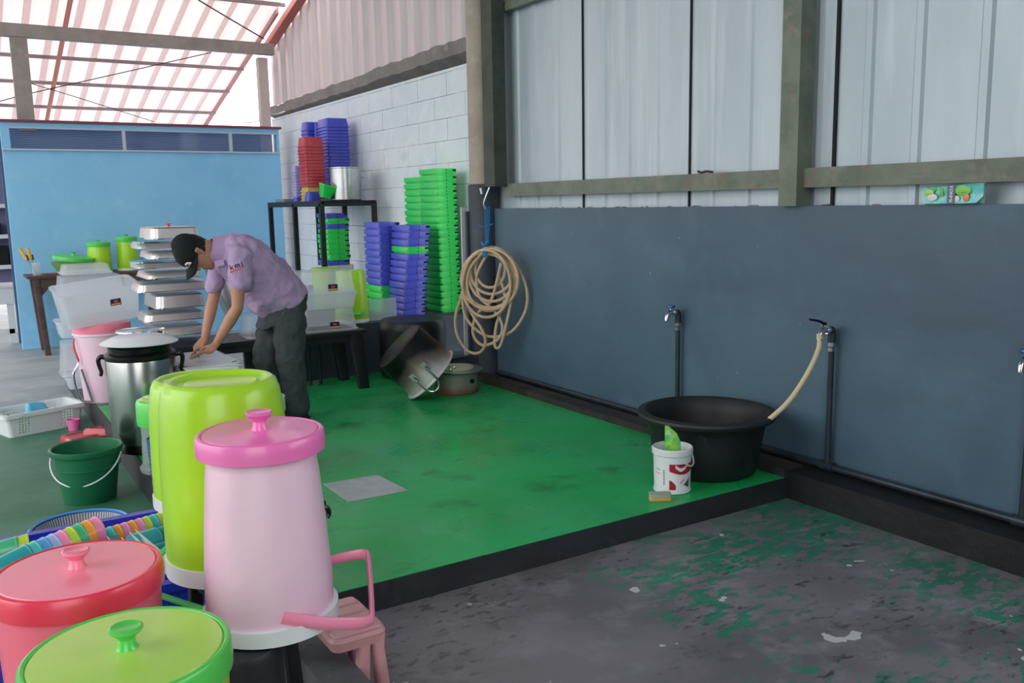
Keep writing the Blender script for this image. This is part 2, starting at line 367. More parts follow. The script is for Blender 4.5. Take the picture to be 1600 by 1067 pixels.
# block wall
m = Mt('whitewashed block wall', '#e4edf3', .85, noise=[('#d9e5ee', 1.5, .4, .64), ('#eef3f6', 5, .52, .74), ('#c3d0da', 2.2, .66, .8, (1, .5, 1.5))])
bt = m.n.new('ShaderNodeTexBrick'); bt.inputs['Scale'].default_value = 1; bt.inputs['Mortar Size'].default_value = .0035
bt.inputs['Brick Width'].default_value = .62; bt.inputs['Row Height'].default_value = .2115; bt.inputs['Mortar Smooth'].default_value = .1
bt.offset = .42
cmb = m.n.new('ShaderNodeCombineXYZ'); qq = m.xyz(); m.l.new(qq[1], cmb.inputs[0]); m.l.new(m.math('ADD', qq[2], .06), cmb.inputs[1])
m.l.new(cmb.outputs[0], bt.inputs['Vector'])
fac = bt.outputs['Fac']
m.over('#66727e', m.math('MULTIPLY', fac, m.noise(2.3, .40, .60, (1, 1, 1), 5)), .75)
m.over('#8795a1', fac, .3)
m.bump(25, .25)
struct('wall_right_blocks', MB().box((XB, 6.7, 0), (XB + .2, 13.2, 2.72)), m.m)
rb = Mt('raw concrete beam', '#8d8985', .9, noise=[('#7b7673', 4, .4, .66), ('#a39d98', 8, .55, .75), ('#5f5a58', 10, .66, .8)], bump=(16, .6)).m
mb = MB(); n = 60; rings = []
for i in range(n + 1):
    y = 6.7 + (13.2 - 6.7) * i / n; z0 = 2.83 - .0135 * (y - 7.3) + random.uniform(-.01, .01); z1 = z0 + .125 + random.uniform(-.006, .006)
    rings.append([(XB - .025, y, z0), (XB - .025, y, z1), (XB + .2, y, z1), (XB + .2, y, z0 - .1)])
mb.loft(rings); struct('trim_18', mb, rb)
zr = lambda y: 3.79 - .27 * (y - 12.8)      # roof plane
mb = corrug(XB + .02, (6.7, 13.1), 2.9, zr, [6.9 + .325 * i for i in range(20)], depth=.05, w0=.075, w1=.05)
for i_ in range(len(mb.v)): mb.v[i_] = (mb.v[i_][0] + .045,) + mb.v[i_][1:]
struct('wall_right_gable', mb, metal('galvanised gable sheet', '#e0d4d4', '#d0c8cc', '#ece0de'), 20)
# roof
x = Mt('roof sheet', '#e9dfe0', .6, noise=[('#dccdd0', 1.2, .4, .7)])
tl = x.n.new('ShaderNodeBsdfTranslucent'); tl.inputs[0].default_value = (.86, .66, .64, 1)
rq = x.xyz(); rf_ = x.math('FRACT', x.math('MULTIPLY', x.math('ADD', rq[0], 9), 1 / .29)); rib_ = x.math('MULTIPLY', x.math('GREATER_THAN', rf_, .66), x.math('LESS_THAN', rf_, .96))  # ribs painted darker: doubled laps plus the shading of the rib sides
mc = x.n.new('ShaderNodeMix'); mc.data_type = 'RGBA'; x.l.new(rib_, mc.inputs[0]); mc.inputs[6].default_value = (.92, .76, .74, 1); mc.inputs[7].default_value = (.50, .34, .34, 1); x.l.new(mc.outputs[2], tl.inputs[0])
mx = x.n.new('ShaderNodeMixShader'); mx.inputs[0].default_value = .33
x.l.new(x.b.outputs[0], mx.inputs[1]); x.l.new(tl.outputs[0], mx.inputs[2]); x.l.new(mx.outputs[0], x.n['Material Output'].inputs[0])
prof = []; xx = -9
while xx < 4.15:
    prof += [(xx, 0), (xx + .20, 0), (xx + .225, .03), (xx + .265, .03)]; xx += .29
vs = []; fs = []
for (a, dz) in prof:
    for y in (9.6, 20.5): vs.append((a, y, zr(y) + dz))
for i in range(len(prof) - 1):
    if prof[i][0] > 3.9 : continue
    fs.append((2 * i, 2 * i + 2, 2 * i + 3, 2 * i + 1))
struct('ceiling', MB().add(vs, fs), x.m, 20)
struct('shade_ceiling_front', MB().add([(-4.5, -4, zr(-4) + .0), (4.4, -4, zr(-4)), (4.4, 9.7, zr(9.7) + .03), (-4.5, 9.7, zr(9.7) + .03), (-4.5, -4, zr(-4) + .05), (4.4, -4, zr(-4) + .05), (4.4, 9.7, zr(9.7) + .08), (-4.5, 9.7, zr(9.7) + .08)],
       [(0, 3, 2, 1), (4, 5, 6, 7), (0, 1, 5, 4), (1, 2, 6, 5), (2, 3, 7, 6), (3, 0, 4, 7)]), Mt('dull roof sheet', '#8f9498', .6).m)  # unseen opaque roof over the near area, put in to shade it
struct('shade_wall_front', MB().box((-.2, -3.3, LF), (4.4, -3.1, 7.6)), Mt('grey block', '#6f7478', .8).m)  # unseen wall behind the camera, added to darken the lower right
struct('shade_wall_left', MB().box((-4.6, -3.3, LF), (-4.4, 1.6, 7.6)), Mt('grey block left', '#6f7478', .8).m)  # unseen blocker, added to keep near side light off the right wall
struct('wall_right_top', MB().box((3.93, -3.1, 3.5), (4.1, 6.7, 7.6)), clad)
# purlins
pm = Mt('pinkish purlin steel', '#a38f92', .6, noise=[('#8a7c80', 5, .4, .66)]).m
k = 19
for y in (10.4, 11.75, 12.9, 13.75, 14.6, 15.5, 16.4, 17.3):
    z = zr(y) - .03; struct('trim_%d' % k, MB().box((-9, y - .02, z - .045), (4.0, y + .02, z)), pm); k += 1
struct('trim_%d' % k, MB().loft([[(4.08, y, zr(y) - .09), (4.2, y, zr(y) - .09), (4.2, y, zr(y) + .0), (4.08, y, zr(y) + .0)] for y in (6.7, 13.0)]), Mt('red oxide steel', '#b9685f', .6).m); k += 1
struct('trim_%d' % k, MB().loft([[(3.96, y, zr(y) - .05), (4.0, y, zr(y) - .05), (4.0, y, zr(y) + .04), (3.96, y, zr(y) + .04)] for y in (12.0, 20.4)]), Mt('pink verge flashing', '#c98f92', .6).m); k += 1
bm_ = Mt('taupe beam paint', '#9c9490', .6, noise=[('#8b8480', 4, .4, .66), ('#a9a29e', 7, .55, .75)]).m
mb = MB().box((-9, YB + .02, 3.47), (3.98, YB + .14, 3.61)); struct('trim_%d' % k, mb, bm_); k += 1
pc = Py(425, 120, YB + .1); struct('trim_%d' % k, MB().box((3.84, YB + .3, LF), (3.97, YB + .42, 3.47)), Mt('pale pink column', '#cfc0bc', .7).m); k += 1  # column in one even pale pink
pa = Py(17, 55, YB + .08)
struct('trim_%d' % k, MB().box((pa.x - .02, YB + .03, 2.4), (pa.x + .16, YB + .13, 3.47)), bm_); k += 1
# red oxide rafter pieces on the left
a = Py(109, 0, 11.9); b = Py(96, 45, 12.2); c = Py(66, 188, 15.2)
struct('trim_%d' % k, MB().tube([Vector((1.52, 11.4, zr(11.4) - .08)), Vector((1.52, 17.5, zr(17.5) - .08))], .03, 4, smooth=0), Mt('salmon rafter', '#c97a6c', .6).m); k += 1
# blue partition with ribbon window
bl = Mt('sky blue wall paint', '#8ccbf2', .6, noise=[('#84c3ec', 1.2, .4, .66), ('#96d2f4', 5, .55, .76), ('#85bedd', .8, .58, .8, (1, 1, .4))], bump=(14, .1)).m
XL = .665; XR = 3.97
struct('wall_back', MB().box((XL, YB, LF), (XR, YB + .12, 2.17)).box((XL, YB - .03, LF), (1.28, YB, .02)).box((XL, YB, 2.44), (XR, YB + .12, 2.49)).box((XL, YB, 2.17), (XL + .09, YB + .12, 2.44)).box((XR - .03, YB, 2.17), (XR, YB + .12, 2.44)), bl)
struct('trim_%d' % k, MB().box((XL - .04, YB - .03, 2.49), (XR + .03, YB + .15, 2.52)), Mt('maroon capping', '#7a3b4a', .6).m); k += 1
wf = Mt('blue grey window frame', '#b6c6d4', .5).m
mu = [Py(193, 210, YB).x, Py(360, 215, YB).x]
fr = MB().box((XL + .0, YB - .03, 2.165), (XR, YB - .001, 2.185)).box((XL + .092, YB - .001, 2.171), (XR - .032, YB + .03, 2.185)).box((XL + .092, YB - .01, 2.42), (XR - .032, YB + .03, 2.438))
for u in mu: fr.box((u - .018, YB - .015, 2.18), (u + .018, YB + .03, 2.44))
w1 = struct('window_1', fr, wf)
gl = Mt('window glass', '#0f1a24', .05, spec=.8); t_ = gl.n.new('ShaderNodeBsdfTransparent'); mx = gl.n.new('ShaderNodeMixShader'); mx.inputs[0].default_value = .14
gl.l.new(t_.outputs[0], mx.inputs[1]); gl.l.new(gl.b.outputs[0], mx.inputs[2]); gl.l.new(mx.outputs[0], gl.n['Material Output'].inputs[0])
cuts = [XL + .09] + mu + [XR - .03]
for i in range(3): MB().box((cuts[i], YB + .05, 2.185), (cuts[i + 1], YB + .055, 2.42)).build('pane', gl.m, w1)
# slats added behind the ribbon window, standing in for reflected stripes in the panes
mb = MB()
for i in range(12):
    z = 2.19 + i * .021; mb.box((XL + .1, YB + .2, z), (XR - .05, YB + .215, z + .014), None)
tag(mb.build('reflection_slats', Mt('blue slats', '#a9c3f0', .4).m), 'long horizontal blue blind behind the ribbon window of the blue wall', 'slatwork')
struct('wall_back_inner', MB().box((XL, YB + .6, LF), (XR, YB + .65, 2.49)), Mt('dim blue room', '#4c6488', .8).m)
# drain pipe and floor patch
struct('trim_%d' % k, MB().add([(1.56, 4.04, .0005), (1.88, 4.03, .0005), (1.86, 4.365, .0005), (1.56, 4.39, .0005), (1.56, 4.04, .004), (1.88, 4.03, .004), (1.86, 4.365, .004), (1.56, 4.39, .004)],
       [(0, 3, 2, 1), (4, 5, 6, 7), (0, 1, 5, 4), (1, 2, 6, 5), (2, 3, 7, 6), (3, 0, 4, 7)]), Mt('bare cement hatch', '#bcc0c6', .6, noise=[('#a9adb4', 9, .4, .66), ('#b7b5ac', 20, .72, .76)]).m); k += 1

# ================================================================== THINGS
def rim_ring(z0, z1, r_in, r_out, n=44, mtx=None):
    return MB().loft([[(r * math.cos(2 * PI * j / n), r * math.sin(2 * PI * j / n), z) for j in range(n)] for r, z in ((r_in, z0), (r_out, z0 + .003), (r_out, z1 - .003), (r_in, z1))], wrap=True, mtx=mtx)
def knob(prof, mat, parent, loc=(0, 0, 0), name='knob'): return MB().lathe(prof, 28).build(name, mat, parent, loc=loc)
def jar_lid(parent, r, z, h, rim_mat, top_mat, knob_mat, kh=.045, kr=.038, top_ins=.012):
    """lid: a skirt, a slightly sunk domed top, a mushroom knob"""
    l = MB().lathe([(r - .006, 0), (r, .003), (r * 1.006, h * .5), (r - .001, h - .007), (r - .004, h - .002), (r - .009, h), (r - .013, h - .001), (r - .016, h - .005), (r - .03, h - .006)], 64, cap0=True, cap1=True).build('lid', rim_mat, parent, loc=(0, 0, z))
    MB().lathe([(r - .015, h - .006), (r - .019, h - .001), (r * .55, h + .002), (.001, h + .003)], 64, cap0=False).build('lid_top', top_mat, l)
    kb = MB().lathe([(.024, h + .0), (.018, h + .008), (.016, h + kh * .55), (.020, h + kh * .7), (kr - .004, h + kh * .88), (kr, h + kh), (kr, h + kh + .003), (kr - .005, h + kh + .006), (kr - .012, h + kh + .003), (.001, h + kh + .003)], 36).build('knob', knob_mat, l)
    return l

# ---- pale pink thermal jar in front
p = Pz(425, 966, .39); jx, jy = p.x, p.y
t = thing('thermal_jar', 'pale pink thermal jar with a bright pink knobbed lid and a pink carrying handle', 'jar', (jx, jy, .39), group=None)
MB().lathe([(.158, .028), (.161, .05), (.160, .12), (.152, .25), (.140, .40), (.132, .455), (.12, .46)], 56).build('body', M['pink'], t)
rim_ring(0, .045, .14, .172, mtx=None).build('base_ring', M['white_pl'], t)
jar_lid(t, .159, .452, .052, M['pink_lid'], M['pink_lid'], M['pink_lid'], kh=.044, kr=.034)
hp = [(-.02, -.163, .062), (.06, -.17, .045), (.16, -.155, .02), (.235, -.125, .008), (.25, -.10, .02), (.285, .02, .075), (.29, .06, .085), (.27, .085, .085), (.2, .10, .075), (.13, .10, .07)]
mb = MB().tube([(-.02, -.158, .072), (.03, -.166, .052), (.10, -.172, .028), (.17, -.168, .008), (.205, -.155, .0), (.225, -.13, .008), (.29, .035, .078), (.292, .06, .086), (.27, .075, .086), (.2, .09, .08), (.13, .09, .07)], .0075, 10, smooth=4, sx=2.2)
mb.build('handle', M['pink_handle'], t)
tp_ = Py(505, 792, 2.30) - Vector((jx, jy, .39))
tap_ = MB().tube([tp_ + Vector(v) for v in ((-.08, -.03, .0), (-.03, 0, .004), (.0, 0, .0), (.012, 0, -.008), (.015, 0, -.022), (.008, 0, -.032))], .0075, 8).build('tap', M['black_gl'], t)
MB().tube([tp_ + Vector(v) for v in ((.002, 0, .0), (.003, 0, .013), (-.003, 0, .02))], .005, 6).build('tap_lever', M['black_gl'], tap_)
# black round-edged bin carrying it
p2 = (.50, 2.13)
t = thing('waste_bin', 'dark bin under the pale pink jar, upside down on the floor', 'bin', (p2[0], p2[1], LF))
MB().lathe([(.14, 0), (.145, .02), (.13, .3), (.122, .57), (.115, .583), (.001, .584)], 40).build('body', M['dark_bench'], t)
rim_ring(0, .03, .13, .155).build('rim', M['dark_bench'], t)

# ---- lime thermal jars
def lime_jar(name_label, loc, sc=1.0, handle=True, tapv=True):
    t = thing('thermal_jar', name_label, 'jar', loc); t.scale = (sc, sc, sc)
    # upturned body: wide below, rounded shoulder and sunk underside on top
    MB().lathe([(.178, .035), (.181, .06), (.181, .16), (.179, .34), (.173, .46), (.164, .525), (.154, .552), (.143, .560), (.132, .558), (.122, .547), (.110, .544), (.100, .549), (.088, .545), (.001, .544)], 60).build('body', M['lime'], t)
    rim_ring(0, .055, .16, .185).build('base_ring', M['white_pl'], t)
    if handle:
        MB().tube([(-.05, .19, .06), (-.15, .165, .03), (-.23, .08, .0), (-.245, .04, -.01), (-.235, .0, -.025), (-.10, -.13, -.07), (-.05, -.175, -.075), (.0, -.188, -.02), (.01, -.186, .03)], .009, 8, smooth=4).build('handle', M['handle_green'], t)
    return t
p = Pz(364, 881, .41)
t1 = lime_jar('big glossy lime green jar turned upside down behind the pale pink jar', (p.x, p.y, .41))
ljx, ljy = p.x, p.y
t = thing('step_stool', 'dark low stool under the big upturned lime jar', 'stool', (ljx + .02, ljy + .03, LF))
MB().loft([rr(.26, .26, .04, .565, 4), rr(.27, .27, .04, .57, 4), rr(.27, .27, .04, .595, 4), rr(.25, .25, .04, .604, 4)]).build('seat', M['dark_bench'], t)
for a, b in ((-1, -1), (1, -1), (-1, 1), (1, 1)):
    MB().loft([rr(.045, .045, .01, 0, 2, a * .13, b * .13), rr(.04, .04, .01, .57, 2, a * .10, b * .10)]).build('leg', M['dark_bench'], t)
# second lime jar behind
p = Pz(352, 800, .26)
t2 = lime_jar('second lime jar turned upside down, mostly hidden behind the big lime one', (.725, 3.3, .385), 1.0, False)
t2.scale = (1, 1, .83)
dup(bpy.data.objects['step_stool'], (.865, 3.3, 0), 0, 'dark low stool hidden under the second upturned lime jar').scale = (1, 1, .66)
# its neighbour: lime bowl lid peeping out on the right
p = Py(452, 650, 4.6)
t = thing('thermal_jar', 'lime jar with a white rim peeping out right of the big upturned lime jar', 'jar', (p.x - .12, 4.5, .0))
MB().lathe([(.15, .0), (.172, .02), (.178, .42), (.168, .45), (.10, .46), (.001, .46)], 44).build('body', M['lime'], t)
t.location = (p.x - .165, 4.75, .0)
rim_ring(.36, .44, .165, .186).build('rim', M['white_pl'], t)
# black tap peeping right of the pink jar
p = Pz(513, 800, .1)
# black curved handle behind the lime jar
t = thing('thermal_flask', 'black glossy lid of a flask peeping out left of the big upturned lime jar', 'flask', (Py(241, 615, 3.95).x + .1, 3.95, 0))
MB().lathe([(.09, 0), (.1, .3), (.1, .60), (.095, .65), (.07, .685), (.001, .69)], 36).build('body', M['black_gl'], t)

# ---- green-lidded jar and blue basket left of the limes
p = Pz(236, 727, .0)
t = thing('food_jar', 'white jar with a lime and green lid between the steel urn and the lime jars', 'jar', (.955, 5.1, 0.0)); p = Py(213, 650, 5.2)
t.location = (p.x + .15, 5.2, 0)
MB().lathe([(.150, 0), (.153, .02), (.137, .04), (.131, .2), (.135, .30)], 44).build('body', M['clear2'], t)
MB().lathe([(.148, .265), (.151, .29), (.149, .385), (.142, .402), (.12, .41), (.001, .413)], 44).build('lid', M['green_rim'], t)
MB().lathe([(.13, .406), (.11, .416), (.001, .418)], 44).build('lid_top', M['lime_lid'], t)
hm = holes('blue slotted wall', '#2350a8', .03, .018, (.6, .6), 'xz')
t = thing('plastic_basket', 'dark blue lattice basket with a white rim, squeezed left of the big lime jar', 'basket', (Py(230, 700, 4.55).x + .135, 4.55, -.0))
MB().lathe([(.12, 0), (.135, .34), (.13, .34), (.115, .005)], 40, cap1=False).build('body', hm, t)
rim_ring(-.0, .02, .11, .128).build('base_ring', M['white_pl'], t)
MB().lathe([(.11, .02), (.125, .33), (.001, .332)], 24).build('lining', M['blue_bin'], t)

# ---- red and lime lidded jars bottom left
def big_jar(label, x, y, ztop, body, rim, top, kn, r=.2):
    t = thing('rice_bucket', label, 'bucket', (x, y, LF)); h = ztop - LF
    MB().lathe([(r * .80, 0), (r * .83, .02), (r * .90, h * .5), (r * .955, h - .07), (r * .955, h - .05)], 60).build('body', body, t)
    jar_lid(t, r, h - .062, .06, rim, top, kn, kh=.042, kr=.033)
    return t
big_jar('coral red rice bucket with a coral knobbed lid beside the blue crate of cups', *Pz(121, 886, .585).xy, .585, M['coral_body'], M['coral'], M['coral_top'], M['coral_top'], r=.196)
big_jar('lime rice bucket with green rimmed knobbed lid, nearest the camera', *Pz(199, 1012, .59).xy, .59, M['lime'], M['green_rim'], M['lime_lid'], M['green_rim'], r=.198)

# ---- large blue crate with cups
cm = holes('blue crate wall', '#2038c0', .042, .06, (.45, .72), 'xz', lim=[('z', .03, .34)])
cmy = holes('blue crate side wall', '#2038c0', .042, .06, (.45, .72), 'yz', lim=[('z', .03, .34)])
cx0, cx1, cy0, cy1, cz = -.28, .68, 3.04, 3.82, .395
A = Vector((cx0, 3.75)); 
t = thing('plastic_crate', 'large ultramarine plastic crate full of party cups behind the coral bucket', 'crate', (0, 0, LF))
for y in (cy0, cy1 - .012): MB().box((cx0, y, 0), (cx1, y + .012, cz)).build('long_wall', cm, t)
for x in (cx0, cx1 - .012): MB().box((x, cy0 + .012, 0), (x + .012, cy1 - .012, cz)).build('short_wall', cmy, t)
MB().box((cx0, cy0, 0), (cx1, cy1, .01)).build('base', M['crate_blue'], t)
mb = MB(); mb.loft([rr(cx1 - cx0 + .0, cy1 - cy0, .04, cz - .02, 4, (cx0 + cx1) / 2, (cy0 + cy1) / 2), rr(cx1 - cx0 + .05, cy1 - cy0 + .05, .05, cz - .02, 4, (cx0 + cx1) / 2, (cy0 + cy1) / 2),
                    rr(cx1 - cx0 + .05, cy1 - cy0 + .05, .05, cz + .012, 4, (cx0 + cx1) / 2, (cy0 + cy1) / 2), rr(cx1 - cx0 - .03, cy1 - cy0 - .03, .04, cz + .012, 4, (cx0 + cx1) / 2, (cy0 + cy1) / 2), rr(cx1 - cx0 - .03, cy1 - cy0 - .03, .04, cz - .02, 4, (cx0 + cx1) / 2, (cy0 + cy1) / 2)], False, False)
mb.build('rim', M['crate_blue'], t)
# nested cups, each its own thing
CC = {'pink': '#f78fc0', 'orange': '#f7a043', 'green': '#46b583', 'yellow': '#bcd645', 'blue': '#5aa0dc', 'lilac': '#9fb4ea', 'teal': '#2f9fa6', 'deep': '#1f6fa8', 'aqua': '#4cc0c4'}
CM = {k_: plastic(k_ + ' cup plastic', v, .3, noise=[('#ffffff', 28, .72, .75)]) for k_, v in CC.items()}
cup_protos = {}
def cup(col):
    if col in cup_protos: return None
    return None
def place_cups(cols, start, end, who, r=.042, flip=False):
    a, b = Vector(start), Vector(end); d = (b - a); L = d.length; d.normalize(); n = len(cols)
    q = d.to_track_quat('Z', 'Y').to_euler()
    for i, c in enumerate(cols):
        key = (c, r)
        loc = a + d * (L * i / max(n - 1, 1)); lab = '%s party cup, %s of the row %s' % (c.replace('deep', 'deep blue'), ('first' if i == 0 else ORD[i]) if i < n - 1 else 'last', who)
        if key not in cup_protos:
            o = tag(MB().lathe([(r * .80, 0), (r * .82, .004), (r * .985, .10), (r * 1.01, .101), (r * 1.01, .107), (r * .95, .107), (r * .76, .006), (.001, .006)], 24, cap1=False).build('party_cup', CM[c]), lab, 'cup', 'nested party cups in the blue crate')
            cup_protos[key] = o
        else:
            o = cup_protos[key].copy(); COL.objects.link(o); o['label'] = lab
        o.location = loc; o.rotation_euler = q
def at(px, py, y): return Py(px, py, y)
place_cups(['teal', 'aqua', 'blue', 'lilac', 'pink', 'yellow', 'green', 'orange', 'pink'], at(-4, 893, 3.33), at(110, 846, 3.42), 'left in the crate', .052)
place_cups(['teal', 'aqua', 'orange', 'pink', 'orange', 'pink', 'yellow', 'aqua', 'yellow', 'teal', 'deep'], at(120, 856, 3.62), at(236, 822, 3.7), 'at the back of the crate', .045)
place_cups(['aqua', 'green', 'teal', 'deep'], at(205, 850, 3.45), at(246, 842, 3.5), 'lying in the right corner of the crate', .045)
place_cups(['teal', 'teal', 'deep'], at(222, 872, 3.35), at(250, 866, 3.38), 'lowest at the right end of the crate', .045)
place_cups(['green', 'yellow'], at(-24, 868, 3.6), at(-6, 864, 3.6), 'at the far left of the crate', .045)
sc_ = None
for i, (px, py, ln) in enumerate([(82, 866, .09), (56, 872, .06), (168, 845, .08), (182, 850, .07), (190, 846, .09), (203, 838, .12), (212, 834, .16), (222, 848, .2)]):
    a = at(px, py - 6, 3.2); b = a + Vector((ln * .9, -ln * .3, -ln * .75 - .07))
    o = tag(MB().loft([[tuple(p_ + Vector((w * .5 * f, 0, 0)) + Vector((0, h_, 0))) for w, h_ in ((-1, -.004), (1, -.004), (1, .004), (-1, .004))] for p_, f in ((a, .003), (a * .5 + b * .5, .022), (b, .045))]).build('plastic_cone', M['white_print']),
            'pointed clear plastic sliver, %s from the left among the cups' % ['second', 'first', 'third', 'fourth', 'fifth', 'sixth', 'seventh', 'eighth'][i], 'utensil', 'clear pointed pieces among the cups')

# ---- strainer behind the crate
p = Pz(112, 822, .02)
t = thing('strainer_basket', 'round white slatted strainer basket with a sky blue rim behind the blue crate', 'basket', (.40, 4.46, LF))
x_ = Mt('white slatted plastic', '#b9bcc4', .6); q_ = x_.xyz(); ang = x_.math('ARCTAN2', q_[1], q_[0])
x_.over('#3d4046', x_.math('LESS_THAN', x_.math('FRACT', x_.math('MULTIPLY', ang, 100 / 6.283)), .35))
MB().lathe([(.15, 0), (.205, .19), (.2, .19), (.145, .006), (.001, .006)], 60, cap1=False).build('bowl', x_.m, t)
MB().lathe([(.2, .185), (.216, .187), (.218, .198), (.210, .205), (.2, .20)], 60, cap0=False, cap1=False).build('rim', M['blue_rim'], t)

# ---- dark green bucket
p = Pz(134, 701, .1)
t = thing('bucket', 'dark green plastic bucket with a white bail handle on the left floor', 'bucket', (.565, 5.52, LF))
MB().lathe([(.135, 0), (.14, .01), (.178, .275), (.190, .28), (.194, .287), (.194, .31), (.185, .315), (.176, .31), (.172, .27), (.134, .012), (.001, .012)], 52, cap1=False).build('body', M['bucket_green'], t)
rim_ring(.20, .212, .16, .180).build('band', M['bucket_green'], t)
pts = []
ax = Vector((.845, -.53, 0)); fw = Vector((-.53, -.845, 0)); 
for i in range(13):
    a = PI * i / 12; pts.append(ax * (-math.cos(a) * .20) + fw * (.15 * math.sin(a)) + Vector((0, 0, .275 - .16 * math.sin(a))))
MB().tube(pts, .0045, 8, smooth=2).build('handle', M['white_pl'], t)

# ---- white basket with its things
a0, a1 = Pz(14, 686, LF), Pz(131, 663, LF); d = (a1 - a0); ang = math.degrees(math.atan2(d.y, d.x)); L = d.length
hw = Mt('white perforated basket', '#d3dbdc', .5); q_ = hw.xyz()
f1 = hw.math('LESS_THAN', hw.math('FRACT', hw.math('MULTIPLY', hw.math('ADD', q_[0], 10), 1 / .021)), .5); f2 = hw.math('LESS_THAN', hw.math('FRACT', hw.math('MULTIPLY', q_[2], 1 / .021)), .55)
ab = hw.math('ABSOLUTE', q_[0]); band = hw.math('MULTIPLY', hw.math('GREATER_THAN', ab, .12), hw.math('LESS_THAN', ab, .20))
hh = hw.math('MULTIPLY', hw.math('MULTIPLY', f1, f2), hw.math('MULTIPLY', band, hw.math('MULTIPLY', hw.math('GREATER_THAN', q_[2], .015), hw.math('LESS_THAN', q_[2], .155))))
hw.l.new(hw.math('SUBTRACT', 1, hh), hw.b.inputs['Alpha'])
bx = a0 + d * .5; n_ = Vector((-d.y, d.x, 0)).normalized(); D = .30; bx = bx + n_ * D / 2
t = thing('white_basket', 'long white perforated basket holding cups on the left floor', 'basket', (bx.x, bx.y, LF), ang)
W_ = L
MB().loft([rr(W_ - .03, D - .03, .03, 0), rr(W_ + .02, D + .02, .03, .165), rr(W_ + .06, D + .05, .035, .167), rr(W_ + .06, D + .05, .035, .145), rr(W_ + .065, D + .055, .035, .145), rr(W_ + .065, D + .055, .035, .176), rr(W_ + .012, D + .012, .03, .176), rr(W_ - .035, D - .035, .03, .006)], True, True).build('body', hw.m, t)
mt = Matrix.Translation((bx.x, bx.y, LF)) @ RZ(ang)
def in_b(x, y, z): return mt @ Vector((x, y, z))
o = tag(MB().lathe([(.038, 0), (.05, .13), (.046, .13), (.035, .004), (.001, .004)], 26, cap1=False).build('lime_cup', plastic('neon lime cup', '#9be81c', .4), loc=in_b(-.165, -.08, .008)), 'neon lime cup showing through the left end of the white basket', 'cup')
o = tag(MB().lathe([(.035, 0), (.048, .115), (.044, .115), (.032, .004), (.001, .004)], 26, cap1=False).build('pink_cup', M['cup_pink'], loc=Py(116, 672, 7.38) + Vector((0, 0, -.03))), 'hot pink cup standing before the right end of the white basket', 'cup')
mb = MB().loft([rr(.20, .10, .03, .05, 4), rr(.19, .09, .04, .13, 4), rr(.13, .05, .03, .20, 4, -.02), rr(.06, .02, .01, .215, 4, -.04)])
o = tag(mb.build('blue_scoop', M['bag_blue']), 'translucent sky blue scoop leaning inside the white basket', 'scoop'); o.location = in_b(-.0, .02, 0.0); o.rotation_euler = (math.radians(8), 0, math.radians(ang + 5))
o = tag(MB().tube([(0, 0, 0), (.12, .0, -.045)], .012, 6, smooth=0).build('dark_stick', M['brown']), 'short dark brown stick lying in the left end of the white basket', 'stick'); o.location = in_b(-.235, -.06, .155); o.rotation_euler = (0, math.radians(8), math.radians(ang))

# ---- two red food box lids
for i, (px, py, w, lab) in enumerate([(130, 680, .26, 'red plastic lid lying between the white basket and the green bucket'), (158, 676, .2, 'smaller red plastic lid propped up against the platform edge')]):
    p = Pz(px, py, LF + .04)
    t = thing('box_lid', lab, 'lid', (p.x, p.y, LF + (.0 if i == 0 else .03)), 12 if i == 0 else -35); t.rotation_euler.x = math.radians(0 if i == 0 else -6)
    MB().loft([rr(w, w * .8, .02, 0), rr(w, w * .8, .025, .03), rr(w - .02, w * .8 - .02, .025, .05), rr(w - .06, w * .8 - .06, .02, .052), rr(w - .07, w * .8 - .07, .02, .045)]).build('shell', M['red_box'], t)
    MB().loft([rr(w + .015, w * .8 + .015, .02, 0.001), rr(w + .015, w * .8 + .015, .02, .008)]).build('rim', M['red_box'], t)

# ---- stainless urn with plates
p = Pz(222, 698, 0)
ux, uy = .93, 5.72
t = thing('steel_urn', 'tall brushed stainless steel urn with black lid and handles at the platform edge', 'urn', (ux, uy, 0))
MB().lathe([(.165, .055), (.182, .06), (.193, .10), (.197, .35), (.199, .56), (.196, .57)], 60).build('body', M['steel'], t)
MB().lathe([(.16, 0), (.17, .004), (.172, .05), (.165, .062)], 48).build('base', M['black_gl'], t)
l = MB().lathe([(.199, .565), (.203, .572), (.203, .592), (.192, .605), (.178, .61), (.182, .64), (.172, .652), (.12, .655), (.001, .655)], 56).build('lid', M['black_gl'], t)
for sgn, rot_ in ((1, 180), (1, 0)):
    hm_ = T(0, 0, 0) @ RZ(rot_ - 20)
    MB().tube([(.195, 0, .575), (.225, 0, .58), (.24, 0, .56), (.235, 0, .52), (.228, 0, .49), (.235, 0, .465)], lambda q: .016 - .006 * q, 8, mtx=hm_).build('handle', M['black_gl'], t)
t = thing('serving_plate', 'white oval plate lying upside down on top of the steel urn', 'plate', (ux - .0, uy - .0, .657), -33); t.scale = (1.09, 1.0, 1)
MB().lathe([(.195, .004), (.205, .0), (.207, .006), (.19, .016), (.14, .04), (.13, .043), (.001, .043)], 56).build('dish', M['white_pl'], t)
t = thing('steel_saucer', 'shallow shiny steel lid peeping out behind the white plate on the urn', 'lid', (ux + .08, uy + .42, .62))
MB().lathe([(.13, 0), (.135, .05), (.15, .055), (.148, .062), (.12, .058), (.001, .055)], 40).build('dish', M['chrome'], t)
t2_ = thing('pot', 'steel pot under the shiny lid behind the urn', 'pot', (ux + .08, uy + .42, 0))
MB().lathe([(.13, 0), (.14, .02), (.14, .615), (.12, .615)], 40).build('body', M['steel'], t2_)

